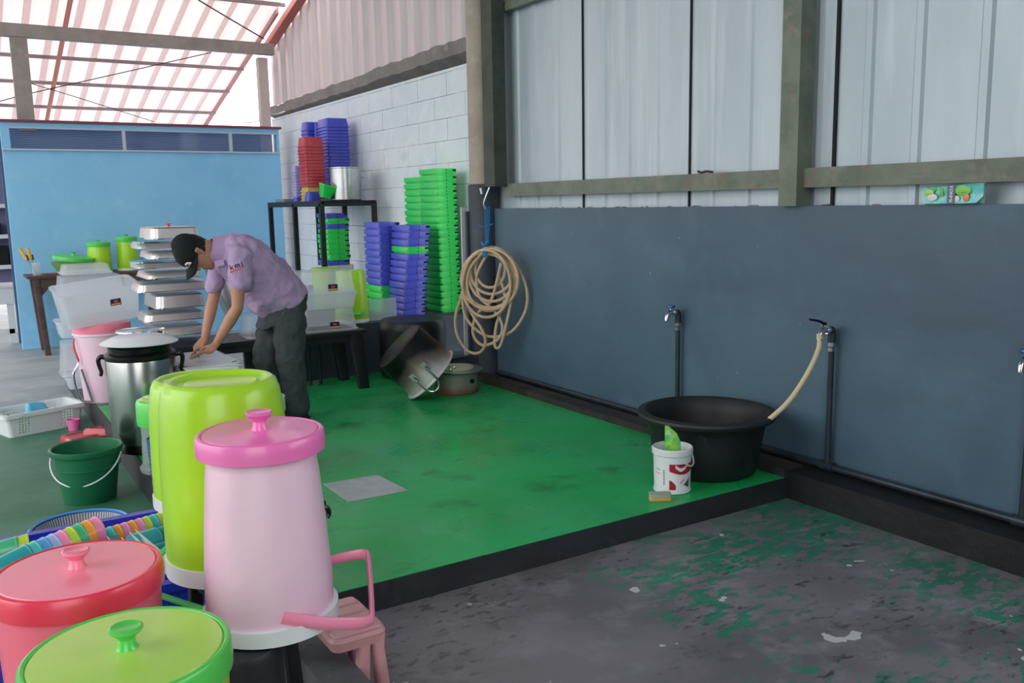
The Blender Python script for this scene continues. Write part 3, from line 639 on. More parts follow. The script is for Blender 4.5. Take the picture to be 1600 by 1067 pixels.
# ---- pink jar behind the urn
px_ = 160; p = Pz(px_, 618, 0)
kx, ky = p.x + .02, 7.45
t = thing('thermal_jar', 'pale pink jar with a coral rim and chrome handle, left behind the steel urn', 'jar', (kx, ky, 0))
MB().lathe([(.16, 0), (.168, .015), (.18, .2), (.195, .42), (.20, .52), (.20, .525)], 48).build('body', M['pink'], t)
MB().lathe([(.20, .515), (.212, .518), (.212, .53), (.20, .533)], 48).build('white_band', M['white_pl'], t)
MB().lathe([(.203, .53), (.208, .55), (.205, .60), (.19, .61), (.001, .612)], 48).build('lid', M['coral_top'], t)
hv = [(-.205, -.06, .50), (-.215, -.07, .44), (-.19, -.09, .33)]
MB().tube(hv, .008, 6, smooth=3).build('handle_strap', plastic('crimson plastic', '#d92a4c', .35), t)
MB().tube([(-.19, -.08, .33), (-.20, -.09, .30), (-.235, -.10, .23), (-.22, -.11, .08), (-.19, -.12, .03), (-.14, -.13, .02), (-.135, -.13, .05), (-.18, -.11, .27)], .009, 8).build('handle', M['chrome'], t)

# ---- clear storage boxes
def clear_box(label, loc, w, d_, h, rz=0, rot=None, up=True, sticker=False, group=None, mat=None, name='storage_box', st=(0.05, -.0), lid=False):
    t = thing(name, label, 'box', loc, rz, group, rot)
    k0, k1 = (.9, 1.0) if up else (1.0, .9)
    f = MB().loft([rr(w * k0, d_ * k0, .04, 0, 4), rr(w * k1, d_ * k1, .045, h, 4), rr(w * k1 - .006, d_ * k1 - .006, .045, h, 4) if up else rr(w * k1 - .03, d_ * k1 - .03, .04, h + .002, 4)] + ([rr(w * k0 - .006, d_ * k0 - .006, .04, .004, 4)] if up else []))
    f.build('shell', mat or M['clear'], t)
    z = h - .012 if up else 0
    MB().loft([rr(w, d_, .045, z, 4), rr(w + .022, d_ + .022, .05, z, 4), rr(w + .022, d_ + .022, .05, z + .014, 4), rr(w, d_, .045, z + .014, 4)], wrap=True).build('rim', mat or M['clear'], t)
    if sticker:
        s_ = MB().box((st[0] - .038, -d_ * .478 - .004, h * .42 + st[1]), (st[0] + .038, -d_ * .478 - .001, h * .42 + .05 + st[1])).build('sticker', plastic('navy sticker', '#241c4c', .4), t)
        MB().box((st[0] - .032, -d_ * .478 - .006, h * .42 + st[1] + .006), (st[0] + .032, -d_ * .478 - .004, h * .42 + st[1] + .016)).build('sticker_line', M['orange'], s_)
        MB().box((st[0] - .012, -d_ * .478 - .006, h * .42 + st[1] + .024), (st[0] + .014, -d_ * .478 - .004, h * .42 + st[1] + .038)).build('sticker_mark', plastic('sticker red', '#e2506a', .4), s_)
    return t
G = 'clear boxes stacked by the pink jar'
def pyz(px, py, y): return Py(px, py, y)
yb = 8.0
for i, (l_, r_, tp, bt_, up, dd, lab) in enumerate([
        (108, 165, 600, 625, True, .3, 'lowest clear storage box of the left stack, on the platform'),
        (100, 176, 532, 590, False, .34, 'clear storage box, second from the bottom of the left stack'),
        (93, 178, 498, 530, True, .34, 'clear storage box, third from the bottom of the left stack'),
        (93, 195, 429, 470, False, .36, 'wide clear storage box upside down near the top of the left stack'),
        (98, 174, 412, 430, False, .30, 'small clear storage box topping the left stack')]):
    A_ = Py(l_, bt_, yb); B_ = Py(r_, tp, yb); 
    clear_box(lab, ((A_.x + B_.x) / 2, yb + dd / 2, A_.z if i else 0.0), B_.x - A_.x, dd, (B_.z - A_.z), 0, None, up, group=None)
A_ = Py(102, 496, yb); B_ = Py(190, 470, yb)
clear_box('clear storage box right under the wide upturned one, left stack', ((A_.x + B_.x) / 2, yb + .17, A_.z), B_.x - A_.x, .34, B_.z - A_.z, 0, None, True)
c0 = Py(162, 505, 7.25)
clear_box('open clear storage box with a navy sticker resting tilted on the pink jar', (c0.x, 7.42, .635), .56, .36, .26, 0, (math.radians(9), math.radians(-6), math.radians(5)), True, True, st=(.09, .02))

# ---- bench at the back
BY0, BY1, BZ = 6.58, 7.08, .475
t = thing('low_bench', 'long low black bench in front of the back ledge, carrying pans and boxes', 'bench', (0, 0, 0))
MB().box((1.12, BY0, BZ - .03), (2.76, BY1, BZ)).build('bench_top', M['dark_bench'], t)
MB().box((1.16, BY0 + .02, BZ - .085), (2.70, BY0 + .035, BZ - .03)).build('apron', M['dark_bench'], t)
for (a, b, dx) in ((2.68, BY0 + .03, .05), (2.68, BY1 - .05, .05), (1.2, BY0 + .03, -.03), (1.2, BY1 - .05, -.03), (1.95, BY1 - .06, 0)):
    MB().loft([rr(.085, .05, .008, 0, 2, a + dx, b), rr(.11, .05, .008, BZ - .03, 2, a, b)]).build('leg', M['dark_bench'], t)
# slender black frame stool under it
t = thing('folding_stool', 'narrow black folding stool frame standing under the right end of the bench', 'stool', (2.46, 6.98, 0))
MB().tube([(-.045, 0, .40), (-.035, 0, 0)], .009, 6, smooth=0).build('leg', M['dark_bench'], t); MB().tube([(.045, 0, .40), (.05, 0, 0)], .009, 6, smooth=0).build('leg', M['dark_bench'], t)
MB().box((-.05, -.012, .39), (.055, .012, .41)).build('seat', M['dark_bench'], t); MB().box((-.028, -.01, .0), (.022, .01, .035)).build('foot_block', Mt('dull grey block', '#6f7c76', .8).m, t)

# ---- chafing pans
PG = 'chafing pans and lids piled on the bench'
def pan(label, l_, r_, tp, bt_, flip, dep, y=6.72, knob_=False, k=.86):
    A_ = Py(l_ + 5, bt_, y); B_ = Py(r_ + 5, tp, y); w = B_.x - A_.x; h = B_.z - A_.z
    t = thing('chafing_pan', label, 'pan', ((A_.x + B_.x) / 2, y + dep / 2, A_.z), 0, None)
    a, b = (1.0, k) if flip else (k, 1.0)
    rings = [rr(w * a, dep * a, .05, 0.003, 5), rr(w * (a * .75 + b * .25), dep * (a * .75 + b * .25), .055, h * .35, 5), rr(w * b, dep * b, .05, h - .012, 5), rr(w * b - .02, dep * b - .02, .045, h - .003, 5)]
    MB().loft(rings).build('shell', M['pan'], t)
    z = 0 if flip else h - .007
    MB().loft([rr(w + .0, dep + .0, .05, z, 5), rr(w + .014, dep + .014, .055, z, 5), rr(w + .014, dep + .014, .055, z + .006, 5), rr(w, dep, .05, z + .006, 5)], wrap=False).build('rim', M['chrome'], t)
    if knob_: MB().lathe([(.012, h - .004), (.01, h + .01), (.022, h + .016), (.02, h + .02), (.001, h + .021)], 20).build('knob', M['coral'], t)
rows = [(231, 309, 353, 374.5, True, .5), (210, 300, 375.5, 390, False, .34), (232, 300, 391, 405.5, True, .5), (209, 300, 406, 421, False, .34), (227, 310, 422, 437, True, .5),
        (211, 322, 437.5, 458.5, True, .34), (240, 316, 457, 483.5, True, .52), (222, 317, 484, 505, True, .34), (240, 316, 505.5, 527.5, True, .52)]
for i, r_ in enumerate(rows):
    lab = nth(i, len(rows), 'stainless steel chafing pan') + ', in the pile on the bench'
    pan(lab, *r_, knob_=(i == 0), k=.955 if r_[4] else .98)
# steel pan leaning behind the worker
t = thing('tray', 'oval steel tray standing on edge behind the worker, brown rimmed', 'tray', Py(350, 455, 6.85), 0, None, (math.radians(78), math.radians(-18), 0))
MB().loft([rr(.10, .36, .05, 0, 5), rr(.13, .42, .06, .02, 5), rr(.145, .44, .065, .02, 5), rr(.145, .44, .065, .024, 5), rr(.09, .35, .05, .006, 5)]).build('dish', M['alu'], t)

# ---- clear boxes on the bench
zc = BZ
for i, (lab, h, dx, up, st) in enumerate([('bottom clear box of the three on the bench right of the worker', .17, 0, False, True), ('middle clear box of the three on the bench right of the worker', .12, .01, True, False), ('top clear box of the three on the bench right of the worker', .17, .0, False, True)]):
    clear_box(lab, (2.51 + dx, 6.84, zc), .44, .36, h, 0, (0, 0, math.radians(-3)), up, st, st=(.03, -.05)); zc += h + .004
clear_box('clear box with a ribbed bottom on the bench behind the worker', (2.02, 6.80, BZ), .34, .30, .17, 0, (0, 0, math.radians(-3)), False)
# ---- lime jar at the right end of the bench
t = thing('thermal_jar', 'tall lime jar with green handle and white base right of the clear boxes', 'jar', (2.96, 7.36, ZL))
MB().lathe([(.142, .03), (.146, .06), (.138, .24), (.126, .44), (.12, .452), (.001, .455)], 44).build('body', M['lime'], t)
rim_ring(0, .035, .12, .147).build('base_ring', M['white_pl'], t)
MB().tube([(.02, -.15, .08), (-.08, -.155, .085), (-.16, -.12, .095)], .012, 8).build('handle', M['handle_green'], t)
MB().lathe([(.001, 0), (.024, .0), (.024, .018), (.001, .02)], 20, mtx=T(.03, -.142, .08) @ RX(90)).build('handle_hub', M['handle_green'], t)
t = tag(MB().box((3.1, 7.3, ZL), (3.36, 7.32, ZL + .19)).build('plastic_sheet', M['clear2']), 'crumpled thin clear plastic sheet between the lime jar and the blue trays', 'sheet')

# ---- stacks of trays
def make_tray(label, mat, w=.22, d_=.35, pitch=.0635, group=None):
    t = thing('lunch_tray', label, 'tray', group=group)
    h1 = pitch * .24
    MB().loft([rr(w - .035, d_ - .004, .02, 0, 3), rr(w - .035, d_ - .004, .02, h1, 3), rr(w, d_, .02, h1, 3), rr(w + .004, d_ + .002, .02, pitch * .9, 3), rr(w, d_, .02, pitch - .001, 3), rr(w - .02, d_ - .02, .02, pitch - .001, 3), rr(w - .02, d_ - .02, .02, pitch * .4, 3)]).build('tray_body', mat, t, 40)
    MB().box((w * .30, -d_ / 2 - .003, pitch * .62), (w * .47, -d_ / 2 + .01, pitch * .86)).build('hand_slot', M['slot'], t)
    MB().box((-.003, -d_ / 2 - .002, pitch * .2), (.003, -d_ / 2 + .01, pitch * .42)).box((-.003, -d_ / 2 - .002, pitch * .68), (.003, -d_ / 2 + .01, pitch * .88)).build('vent_hole', M['slot'], t)
    return t
protos = {}
def tray_stack(cols, x, y, z, who, group, pitch=.0635, lean=(0, 0), jit=.003, rz=0, **kw):
    n = len(cols)
    for i, c in enumerate(reversed(cols)):        # from the bottom up
        lab = nth(n - 1 - i, n, '%s tray' % {'g': 'green', 'b': 'blue'}[c]) + ', ' + who
        key = (c, pitch) + tuple(kw.items())
        if key not in protos:
            o = protos[key] = make_tray(lab, M['tray_green'] if c == 'g' else M['tray_blue'], pitch=pitch, **kw); o['group'] = group
            o.rotation_euler = (0, 0, math.radians(rz + random.uniform(-1, 1)))
        else: o = dup(protos[key], None, rz + random.uniform(-1, 1), lab, group)
        o.location = (x + lean[0] * i + random.uniform(-jit, jit), y + lean[1] * i + random.uniform(-jit, jit), z + i * pitch)
tray_stack('g' * 21, 3.985, 7.59, ZL, 'in the tall front stack by the block wall', 'green trays in the tall front stack', lean=(-.001, 0))
tray_stack('g' * 20, 3.985, 7.97, ZL, 'in the rear stack behind the tall green one', 'green trays in the rear stack', lean=(0, 0))
tray_stack('bbb' + 'g' + 'b' * 9, 3.54, 7.47, ZL, 'in the front blue stack beside the green stack', 'trays in the front blue stack', lean=(.006, 0), pitch=.0635)
tray_stack('b' * 9 + 'gggg', 3.50, 7.87, ZL, 'in the left blue stack over four green ones', 'trays in the left blue stack', pitch=.0655)

# ---- black rack
rk = M['dark_bench']
ya, yb2, zt = 9.15, 10.95, 1.505
xl, xr = 3.4, 4.0
t = thing('steel_rack', 'tall black painted rack on the ledge carrying blue and red baskets', 'rack', (0, 0, ZL))
zz = zt - ZL
for X_ in (xl, xr):
    for y in (9.17, 10.03, 10.93): MB().box((X_ - .024, y - .024, 0), (X_ + .024, y + .024, zz - .03)).build('post', rk, t)
for X_ in (xl, xr): MB().box((X_ - .024, ya, zz - .06), (X_ + .024, yb2, zz - .012)).build('side_rail', rk, t)
for y in (ya, yb2 - .04): MB().box((xl, y, zz - .06), (xr, y + .04, zz - .012)).build('end_rail', rk, t)
for i in range(9): MB().box((xl - .02 + i * .073, ya - .02, zz - .012), (xl + .03 + i * .073, yb2 + .02, zz)).build('slat', rk, t)
# nested baskets on the rack
def nested(label_kind, mat, x, y, z, n, w, d_, h, pitch, who, group, rz=0, cap=True):
    p0 = None
    for i in range(n):
        lab = nth(n - 1 - i, n, label_kind) + ', ' + who
        if p0 is None:
            p0 = o = thing('nested_basket', lab, 'basket', (x, y, z), rz, group)
            MB().loft([rr(w, d_, .025, 0, 3), rr(w * .96, d_ * .96, .025, h * .3, 3), rr(w * .88, d_ * .88, .025, h, 3), rr(w * .80, d_ * .80, .02, h + .003, 3)]).build('shell', mat, o)
            MB().loft([rr(w, d_, .025, 0, 3), rr(w + .012, d_ + .012, .025, .001, 3), rr(w + .012, d_ + .012, .025, .010, 3), rr(w - .01, d_ - .01, .025, .012, 3)]).build('rim', mat, o)
        else: o = dup(p0, (x + random.uniform(-.002, .002), y, z + i * pitch), rz + random.uniform(-.6, .6), lab, group)
def r0(px, y): return Py(px, 250, y).x
a, b = r0(514, 9.95), r0(549, 9.95)
nested('blue nested basket', M['tray_blue'], (a + b) / 2, 10.14, zt, 24, b - a + .0, .36, .1, .0365, 'in the tall blue tower on the rack', 'blue nested baskets in the tall tower')
a, b = r0(481, 10.5), r0(493, 10.5)
nested('blue nested basket', M['tray_blue'], (a + b) / 2 + .01, 10.6, zt, 20, .12, .20, .1, .044, 'in the narrow tower behind the red baskets', 'blue nested baskets in the narrow rear tower')
a, b = r0(497, 10.42), r0(506, 10.42)
nested('blue nested basket', M['tray_blue'], (a + b) / 2, 10.55, zt, 20, .08, .18, .1, .044, 'in the middle tower beside the tall one', 'blue nested baskets in the middle tower')
a, b = r0(477, 9.78), r0(508, 9.78)
nested('tomato red nested basket', M['tray_red'], (a + b) / 2, 9.91, zt + .16, 13, b - a, .25, .11, .0365, 'in the red tower on the rack', 'red nested baskets on the rack')
nested('mustard nested basket', M['tray_yellow'], (a + b) / 2, 9.91, zt, 4, b - a - .01, .22, .1, .035, 'under the red tower on the rack', 'mustard baskets under the red tower')
nested('lilac nested basket', plastic('pale lilac plastic', '#a9a6d6', .5), r0(466, 10.4), 10.5, zt, 11, .085, .12, .08, .034, 'in the thin tower left of the red baskets', 'pale lilac baskets left on the rack')
t = thing('blue_box', 'small violet blue box before the mustard baskets on the rack', 'box', (r0(488, 9.6), 9.66, zt)); MB().loft([rr(.15, .12, .02, 0), rr(.15, .12, .02, .03), rr(.12, .1, .02, .10), rr(.10, .08, .02, .105)]).build('shell', M['tray_blue'], t)
t = thing('blue_dish', 'low violet blue dish at the left part of the rack top', 'dish', (r0(464, 10.1) + .02, 10.15, zt)); MB().loft([rr(.12, .1, .02, 0), rr(.115, .1, .02, .05), rr(.09, .08, .02, .055)]).build('shell', M['tray_blue'], t)
t = thing('grey_tray', 'flat grey tray at the left end of the rack top', 'tray', (r0(449, 10.5) + .03, 10.62, zt)); MB().loft([rr(.22, .3, .02, 0), rr(.24, .32, .02, .035), rr(.22, .3, .02, .037)]).build('shell', Mt('grey lilac plastic', '#8e94ad', .5).m, t)
t = thing('green_tub', 'bright green tub lying tilted between red tower and aluminium pot', 'tub', (r0(506, 9.4), 9.42, zt + .035), 0, None, (math.radians(8), math.radians(16), 0))
MB().loft([rr(.10, .10, .02, 0), rr(.17, .14, .03, .12), rr(.18, .15, .03, .125), rr(.18, .15, .03, .14), rr(.15, .12, .03, .142)]).build('shell', M['tray_green'], t)
a, b = r0(516, 9.4), r0(565, 9.4); rad = (b - a) / 2 * .93
t = thing('stock_pot', 'large aluminium pot on the right end of the black rack', 'pot', ((a + b) / 2 - .01, 9.42, zt))
MB().lathe([(rad - .01, 0), (rad, .012), (rad, .345), (rad + .006, .35), (rad + .006, .36), (rad - .012, .36), (rad - .012, .02), (.001, .02)], 48, cap1=False).build('body', M['alu'], t)
MB().tube([(rad - .005, -.05, .25), (rad + .03, -.045, .25), (rad + .03, .045, .25), (rad - .005, .05, .25)], .006, 8, smooth=4).build('handle', M['alu'], t)
# trays under the rack
tray_stack('bgbggggggb', 3.66, 9.55, ZL + .36, 'in the stack seen through the rack', 'trays in the stack seen through the rack', pitch=.057, w=.26, d_=.30, jit=.012)
t = thing('carton', 'dark box carrying the tray stack under the black rack', 'box', (3.66, 9.55, ZL)); MB().loft([rr(.34, .30, .02, 0), rr(.34, .30, .02, .358)]).build('shell', M['white_wood'], t)
t = thing('lime_bowl', 'lime bowl on the ledge left of the tray stack under the rack', 'bowl', (3.2, 8.6, ZL)); MB().lathe([(.13, 0), (.14, .35), (.15, .40), (.14, .40), (.001, .39)], 36).build('shell', M['lime'], t)

# ---- pots and burner
t = thing('boiling_pot', 'big black sooty pot under the tray stacks behind the tilted pot', 'pot', (3.30, 6.86, 0))
MB().lathe([(.24, 0), (.275, .02), (.285, .40), (.28, .46), (.262, .49), (.18, .50), (.001, .502)], 48).build('body', M['black_pl'], t)
MB().tube([(-.25, -.14, .35), (-.27, -.17, .35), (-.21, -.24, .35), (-.18, -.22, .35)], .008, 8, smooth=4).build('handle', M['black_pl'], t)
sm = Mt('sooty aluminium', '#d6d3d6', .45, .3); q_ = sm.xyz()
sd = sm.math('ADD', sm.math('MULTIPLY', q_[2], 1.0), sm.math('MULTIPLY', sm.noise(3, 0, 1), .14))
lt = sm.math('ABSOLUTE', sm.math('ADD', q_[1], .03)); lt2 = sm.math('ADD', sm.math('MULTIPLY', q_[0], 0), lt)
soot = sm.ramp(sm.math('ADD', sd, sm.math('MULTIPLY', lt2, -.5)), .10, -.05)
sm.over('#7a4a30', sm.ramp(sm.math('ADD', sd, sm.math('MULTIPLY', lt2, -.5)), .14, .02), .6)
sm.over('#0b0b0c', soot)
c_ = Py(652, 566, 5.98)
t = thing('tilted_pot', 'large sooty aluminium pot leaning on its side on the green floor', 'pot', c_)
axis = Vector((.66, -.22, -.70)).normalized()
qt = axis.to_track_quat('Z', 'Y').to_euler(); t.rotation_euler = qt
MB().lathe([(.19, -.20), (.212, -.185), (.218, -.02), (.222, .13), (.226, .135), (.240, .137), (.240, .143), (.224, .145), (.212, .13), (.208, -.02), (.20, -.18), (.001, -.18)], 56, cap1=False).build('body', sm.m, t)
Mi = qt.to_matrix().inverted()
def loc_dir(v): return Mi @ Vector(v)
dn = loc_dir((.05, -.85, -.50)); an = math.atan2(dn.y, dn.x); mh = RZ(math.degrees(an))
MB().tube([(.212, -.06, .02), (.235, -.06, .02), (.25, -.06, .05), (.255, -.055, .14), (.258, -.03, .18), (.26, 0, .19), (.258, .03, .18), (.255, .055, .14), (.25, .06, .05), (.235, .06, .02), (.212, .06, .02)], .008, 8, smooth=4, mtx=mh).build('handle', M['steel'], t)
for q__ in (-.06, .06): MB().box((.208, q__ - .02, -.02), (.224, q__ + .02, .05), mh).build('handle_bracket', M['steel'], t)
rm = Mt('rusty burner steel', '#8b8a84', .55, .2); q_ = rm.xyz(); rm.over('#7b4326', rm.ramp(rm.math('ADD', q_[2], rm.math('MULTIPLY', rm.noise(6, 0, 1), .09)), .12, .06), .9)
rm.over('#3a2a22', rm.noise(9, .6, .75), .6)
bpz = Pz(712, 606, 0)
t = thing('gas_burner', 'round rusty burner drum with a flat metal top beside the tilted pot', 'burner', (3.27, 6.05, 0))
MB().lathe([(.17, 0), (.175, .01), (.17, .04), (.165, .16), (.16, .165)], 48).build('drum', rm.m, t)
MB().lathe([(.16, .165), (.215, .17), (.22, .176), (.215, .184), (.15, .186), (.001, .186)], 48).build('top_plate', M['alu'], t)
MB().lathe([(.02, 0), (.02, .004), (.001, .004)], 20, mtx=T(.05, -.164, .10) @ RX(90)).build('air_hole', M['slot'], t)
MB().lathe([(.14, .186), (.142, .195), (.12, .2), (.001, .2)], 40).build('inner_plate', Mt('cream enamel', '#cfcab4', .4).m, t)
t = thing('chrome_ring', 'small chrome ring lying against the burner', 'ring', Py(707, 575, 5.95), 0, None, (math.radians(60), 0, math.radians(30)))
MB().tube([(.03 * math.cos(2 * PI * i / 10), .03 * math.sin(2 * PI * i / 10), 0) for i in range(10)], .005, 6, closed=True, smooth=3).build('hoop', M['chrome'], t)

# ---- hanging hose, rope and hook
N0 = Vector((3.50, 6.24, 0)); N1 = Vector((3.80, 5.80, 0))
U = (N1 - N0).normalized()
Nn = U.cross(Vector((0, 0, 1))); Nn = Nn if Nn.y < 0 else -Nn
def wp(px, py, off=0):
    """point on the upright plane in which the hose hangs"""
    d = ray(px, py); o_ = Vector((0, 0, CAMH)); P0 = Vector((3.66, 6.0, 0))
    t_ = (P0 - o_).dot(Nn) / d.dot(Nn); return o_ + d * t_ + Nn * off
t = thing('garden_hose', 'coiled cream garden hose hanging on blue rope in the wall corner', 'hose')
def loop(cx, cy, rx_, ry_, ph=90, n=12, off=0): return [wp(cx + rx_ * math.cos(math.radians(ph - 360 * i / n)), cy - ry_ * math.sin(math.radians(ph - 360 * i / n)), off + .006 * math.sin(i)) for i in range(n)]
pts = []
for i, (cx, cy, rx_, ry_) in enumerate([(768, 419, 23, 30), (771, 423, 33, 36), (772, 428, 36, 42), (770, 434, 42, 46), (769, 440, 34, 44), (771, 435, 44, 47), (767, 442, 37, 52)]):
    pts += loop(cx, cy, rx_, ry_, 92, 12, .02 + .010 * i)
path = [(768, 388), (742, 400), (729, 440), (728, 480), (738, 505), (765, 525), (800, 518), (822, 485), (824, 450), (810, 415), (790, 392), (770, 388), (748, 398), (735, 425), (722, 465), (713, 495), (716, 525), (733, 548), (752, 550), (762, 535), (758, 515), (742, 490), (730, 462), (728, 430), (740, 402), (762, 390),
        (785, 398), (806, 430), (802, 470), (794, 510), (785, 540), (776, 538), (778, 505), (790, 465), (780, 430)]
pts += [wp(a_, b_, .03 + .02 * math.sin(i * .7)) for i, (a_, b_) in enumerate(path)]
path2 = [(786, 410), (770, 470), (748, 490), (742, 520), (756, 538), (778, 532), (788, 515), (783, 495), (768, 478), (752, 462), (748, 430), (765, 395)]
MB().tube(pts, .0125, 8, smooth=4).build('coil', M['hose'], t)
MB().tube([wp(a_, b_, .035) for a_, b_ in path2], .0125, 8, smooth=4).build('loose_end', M['hose'], t)
t = thing('rope', 'blue plastic rope tying up the coiled hose', 'rope')
for dx in (-2, 0, 2.5, 5): MB().tube([wp(764 + dx, 322, .05), wp(764.5 + dx * .9, 350, .055), wp(765 + dx * .5, 385, .06)], .0035, 6).build('strand', M['rope'], t)
MB().tube([wp(761, 378, .09), wp(766, 382, .115), wp(772, 376, .10)], .012, 6).tube([wp(764, 392, .10), wp(767, 399, .115), wp(768, 392, .10)], .012, 6).build('knot', M['rope'], t)
MB().tube([wp(753, 352, .06), wp(765, 354, .07), wp(776, 349, .06)], .004, 6).build('knot', M['rope'], t)
t = thing('wall_hook', 'bent grey strap hook on the column above the blue rope', 'hook')
MB().tube([wp(770, 293, .06), wp(766, 305, .07), wp(762, 318, .07), wp(764, 326, .065)], .007, 6).build('strap', M['alu'], t)
MB().tube([wp(755, 294, .05), wp(757, 303, .05)], .009, 6, smooth=0).build('stub', M['white_pl'], t)

# ---- wall pipes and taps
t = thing('water_pipe', 'long painted water pipe running along the foot of the right wall', 'pipe')
MB().tube([(3.795, 6.3, .055), (3.795, 1.2, .055)], .019, 12, smooth=0).build('pipe_run', M['pipe'], t)
for y in (4.11, 2.965, 1.955): MB().tube([(3.795, y - .04, .055), (3.795, y + .04, .055)], .026, 12, smooth=0).build('tee', M['pipe'], t)
def tap(y, z, label, style):
    t = thing('wall_tap', label, 'tap', (3.795, y, 0))
    MB().tube([(0, 0, .05), (0, 0, z)], .015, 12, smooth=0).build('riser_pipe', M['pipe'], t)
    MB().tube([(0, 0, z - .05), (0, 0, z - .01), (-.005, 0, z + .012), (-.02, 0, z + .015)], .021, 12, smooth=3).build('elbow', M['pipe'], t)
    MB().tube([(0, 0, z - .07), (0, 0, z - .05)], .023, 10, smooth=0).tube([(-.006, 0, z - .095), (-.006, 0, z - .075)], .018, 10, smooth=0).build('coupling', M['alu'], t)
    bd = MB().tube([(-.02, 0, z + .015), (-.055, 0, z + .02), (-.075, 0, z + .015), (-.09, 0, z - .005), (-.095, 0, z - .03)], lambda q: .017 - .003 * q, 12, smooth=4)
    bd.tube([(-.03, 0, z + .016), (-.045, 0, z + .017)], .021, 8, smooth=0).build('spout', M['chrome'], t)
    MB().tube([(-.06, 0, z + .03), (-.06, 0, z + .05)], .009, 8, smooth=0).build('stem', M['chrome'], t)
    if style == 'blue': MB().lathe([(.001, 0), (.018, 0), (.028, .008), (.026, .018), (.001, .022)], 20, mtx=T(-.06, 0, z + .045)).build('valve_handle', plastic('royal blue plastic', '#1b4fa0', .35), t)
    else: MB().tube([(-.055, 0, z + .05), (-.075, -.0, z + .055), (-.10, .005, z + .068), (-.17, .01, z + .082)], lambda q: .010 - .005 * q, 8, smooth=3).build('valve_handle', M['black_gl'], t)
tap(4.11, .745, 'chrome wall tap with a round blue handle, left of the three taps', 'blue')
tap(2.965, .762, 'chrome wall tap with a long black lever and the cream hose on it', 'lever')
tap(1.955, .75, 'blue handled wall tap cut off by the right edge of the photo', 'blue')
# short hose from the tap into the basin
bcx, bcy = 3.375, 3.43
t = thing('short_hose', 'short ivory hose running from the lever tap down to the black basin', 'hose')
e0 = Vector((3.70, 2.965, .742)); e1 = Px(1200, 654, 3.42)
MB().tube([e0, e0 + Vector((-.004, 0, -.05)), Px(1268, 572, 3.64), Px(1250, 603, 3.60), Px(1228, 632, 3.55), Px(1201, 656, 3.50)], .0135, 10, smooth=5).build('tube', M['short_hose'], t)
MB().tube([e0 + Vector((0, 0, .022)), e0 + Vector((0, 0, -.005))], .017, 10, smooth=0).build('clamp', M['short_hose'], t)

# ---- black basin, paint bucket, sponge
t = thing('wash_basin', 'wide round black rubber basin on the corner of the green platform', 'basin', (bcx, bcy, 0)); t.scale = (1.04, 1.04, 1.05)
MB().lathe([(.235, 0), (.25, .006), (.262, .02), (.285, .17), (.298, .24), (.318, .268), (.348, .285), (.354, .30), (.348, .312), (.318, .318), (.296, .30), (.275, .24), (.25, .03), (.001, .03)], 72, cap1=False).build('body', M['rubber'], t)
MB().lathe([(.26, .16), (.001, .16)], 60, cap0=False).build('water', Mt('dark water', '#0c1013', .05, spec=.6).m, t)
wx, wy = 2.99, 3.27
t = thing('paint_bucket', 'white paint bucket with dark red print before the black basin', 'bucket', (wx, wy, 0))
MB().lathe([(.088, 0), (.094, .004), (.094, .012), (.090, .02), (.095, .19), (.102, .196), (.103, .222), (.097, .228), (.093, .222), (.086, .02), (.001, .02)], 48, cap1=False).build('body', M['white_pl'], t)
def wrap(a0, a1, z0, z1, r, n=10, f0=None, f1=None):
    vs = []; fs = []
    for i in range(n + 1):
        u = i / n; a = math.radians(a0 + (a1 - a0) * u); lo = f0(u) if f0 else z0; hi = f1(u) if f1 else z1
        for z in (lo, hi):
            rr_ = r(z); a_ = a - math.radians(17); vs.append((rr_ * math.cos(a_), rr_ * math.sin(a_), z))
    for i in range(n): fs.append((2 * i, 2 * i + 2, 2 * i + 3, 2 * i + 1))
    return MB().add(vs, fs)
rbk = lambda z: .0912 + .005 * z / .19
wrap(-124, -38, 0, 0, rbk, 16, lambda u: .122 - .018 * math.sin(PI * u), lambda u: .158 - .002 * u if u < .5 else .157).build('red_band', M['red_print'], t)
wrap(-124, -104, 0, 0, rbk, 8, lambda u: .026, lambda u: .075 - .028 * u * u).build('red_patch', M['red_print'], t)
rb2 = lambda z: rbk(z) + .0008
wrap(-106, -62, 0, 0, rb2, 12, lambda u: .140 - .02 * math.sin(PI * min(u * 1.2, 1)), lambda u: .152 - .018 * math.sin(PI * min(u * 1.15, 1)) + .004).build('white_swoosh', M['white_print'], t)
for i in range(7): wrap(-143, -139, 0, 0, rbk, 2, lambda u, i=i: .050 + i * .0115, lambda u, i=i: .056 + i * .0115).build('small_print', M['ink'], t)
for z in (.125, .105): wrap(-172, -155, 0, 0, rbk, 3, lambda u, z=z: z - .004 * u, lambda u, z=z: z + .003 - .004 * u).build('red_line', M['red_print'], t)
wrap(-78, -55, 0, 0, rbk, 6, lambda u: .03 + .02 * (1 - u), lambda u: .05 + .03 * u).build('grey_picture', Mt('grey blue print', '#4c5262', .6).m, t)
wrap(-90, -76, 0, 0, rbk, 4, lambda u: .055 + .02 * u, lambda u: .064 + .02 * u).build('pink_stroke', M['cup_pink'], t)
wrap(-84, -72, 0, 0, rb2, 4, lambda u: .128, lambda u: .138).build('lettering', M['white_print'], t)
pts = []
for i in range(11):
    a = math.radians(-115 + 95 * i / 10); u = i / 10
    pts.append((.105 * math.cos(a), .105 * math.sin(a), .195 - .055 * math.sin(PI * (u * .9 + .02))))
MB().tube(pts, .004, 6, smooth=2).build('handle', M['white_pl'], t)
pg_ = plastic('green pouch film', '#3cc76a', .35, noise=[('#a9e04a', 16, .45, .6), ('#c9d8e6', 13, .56, .64)])
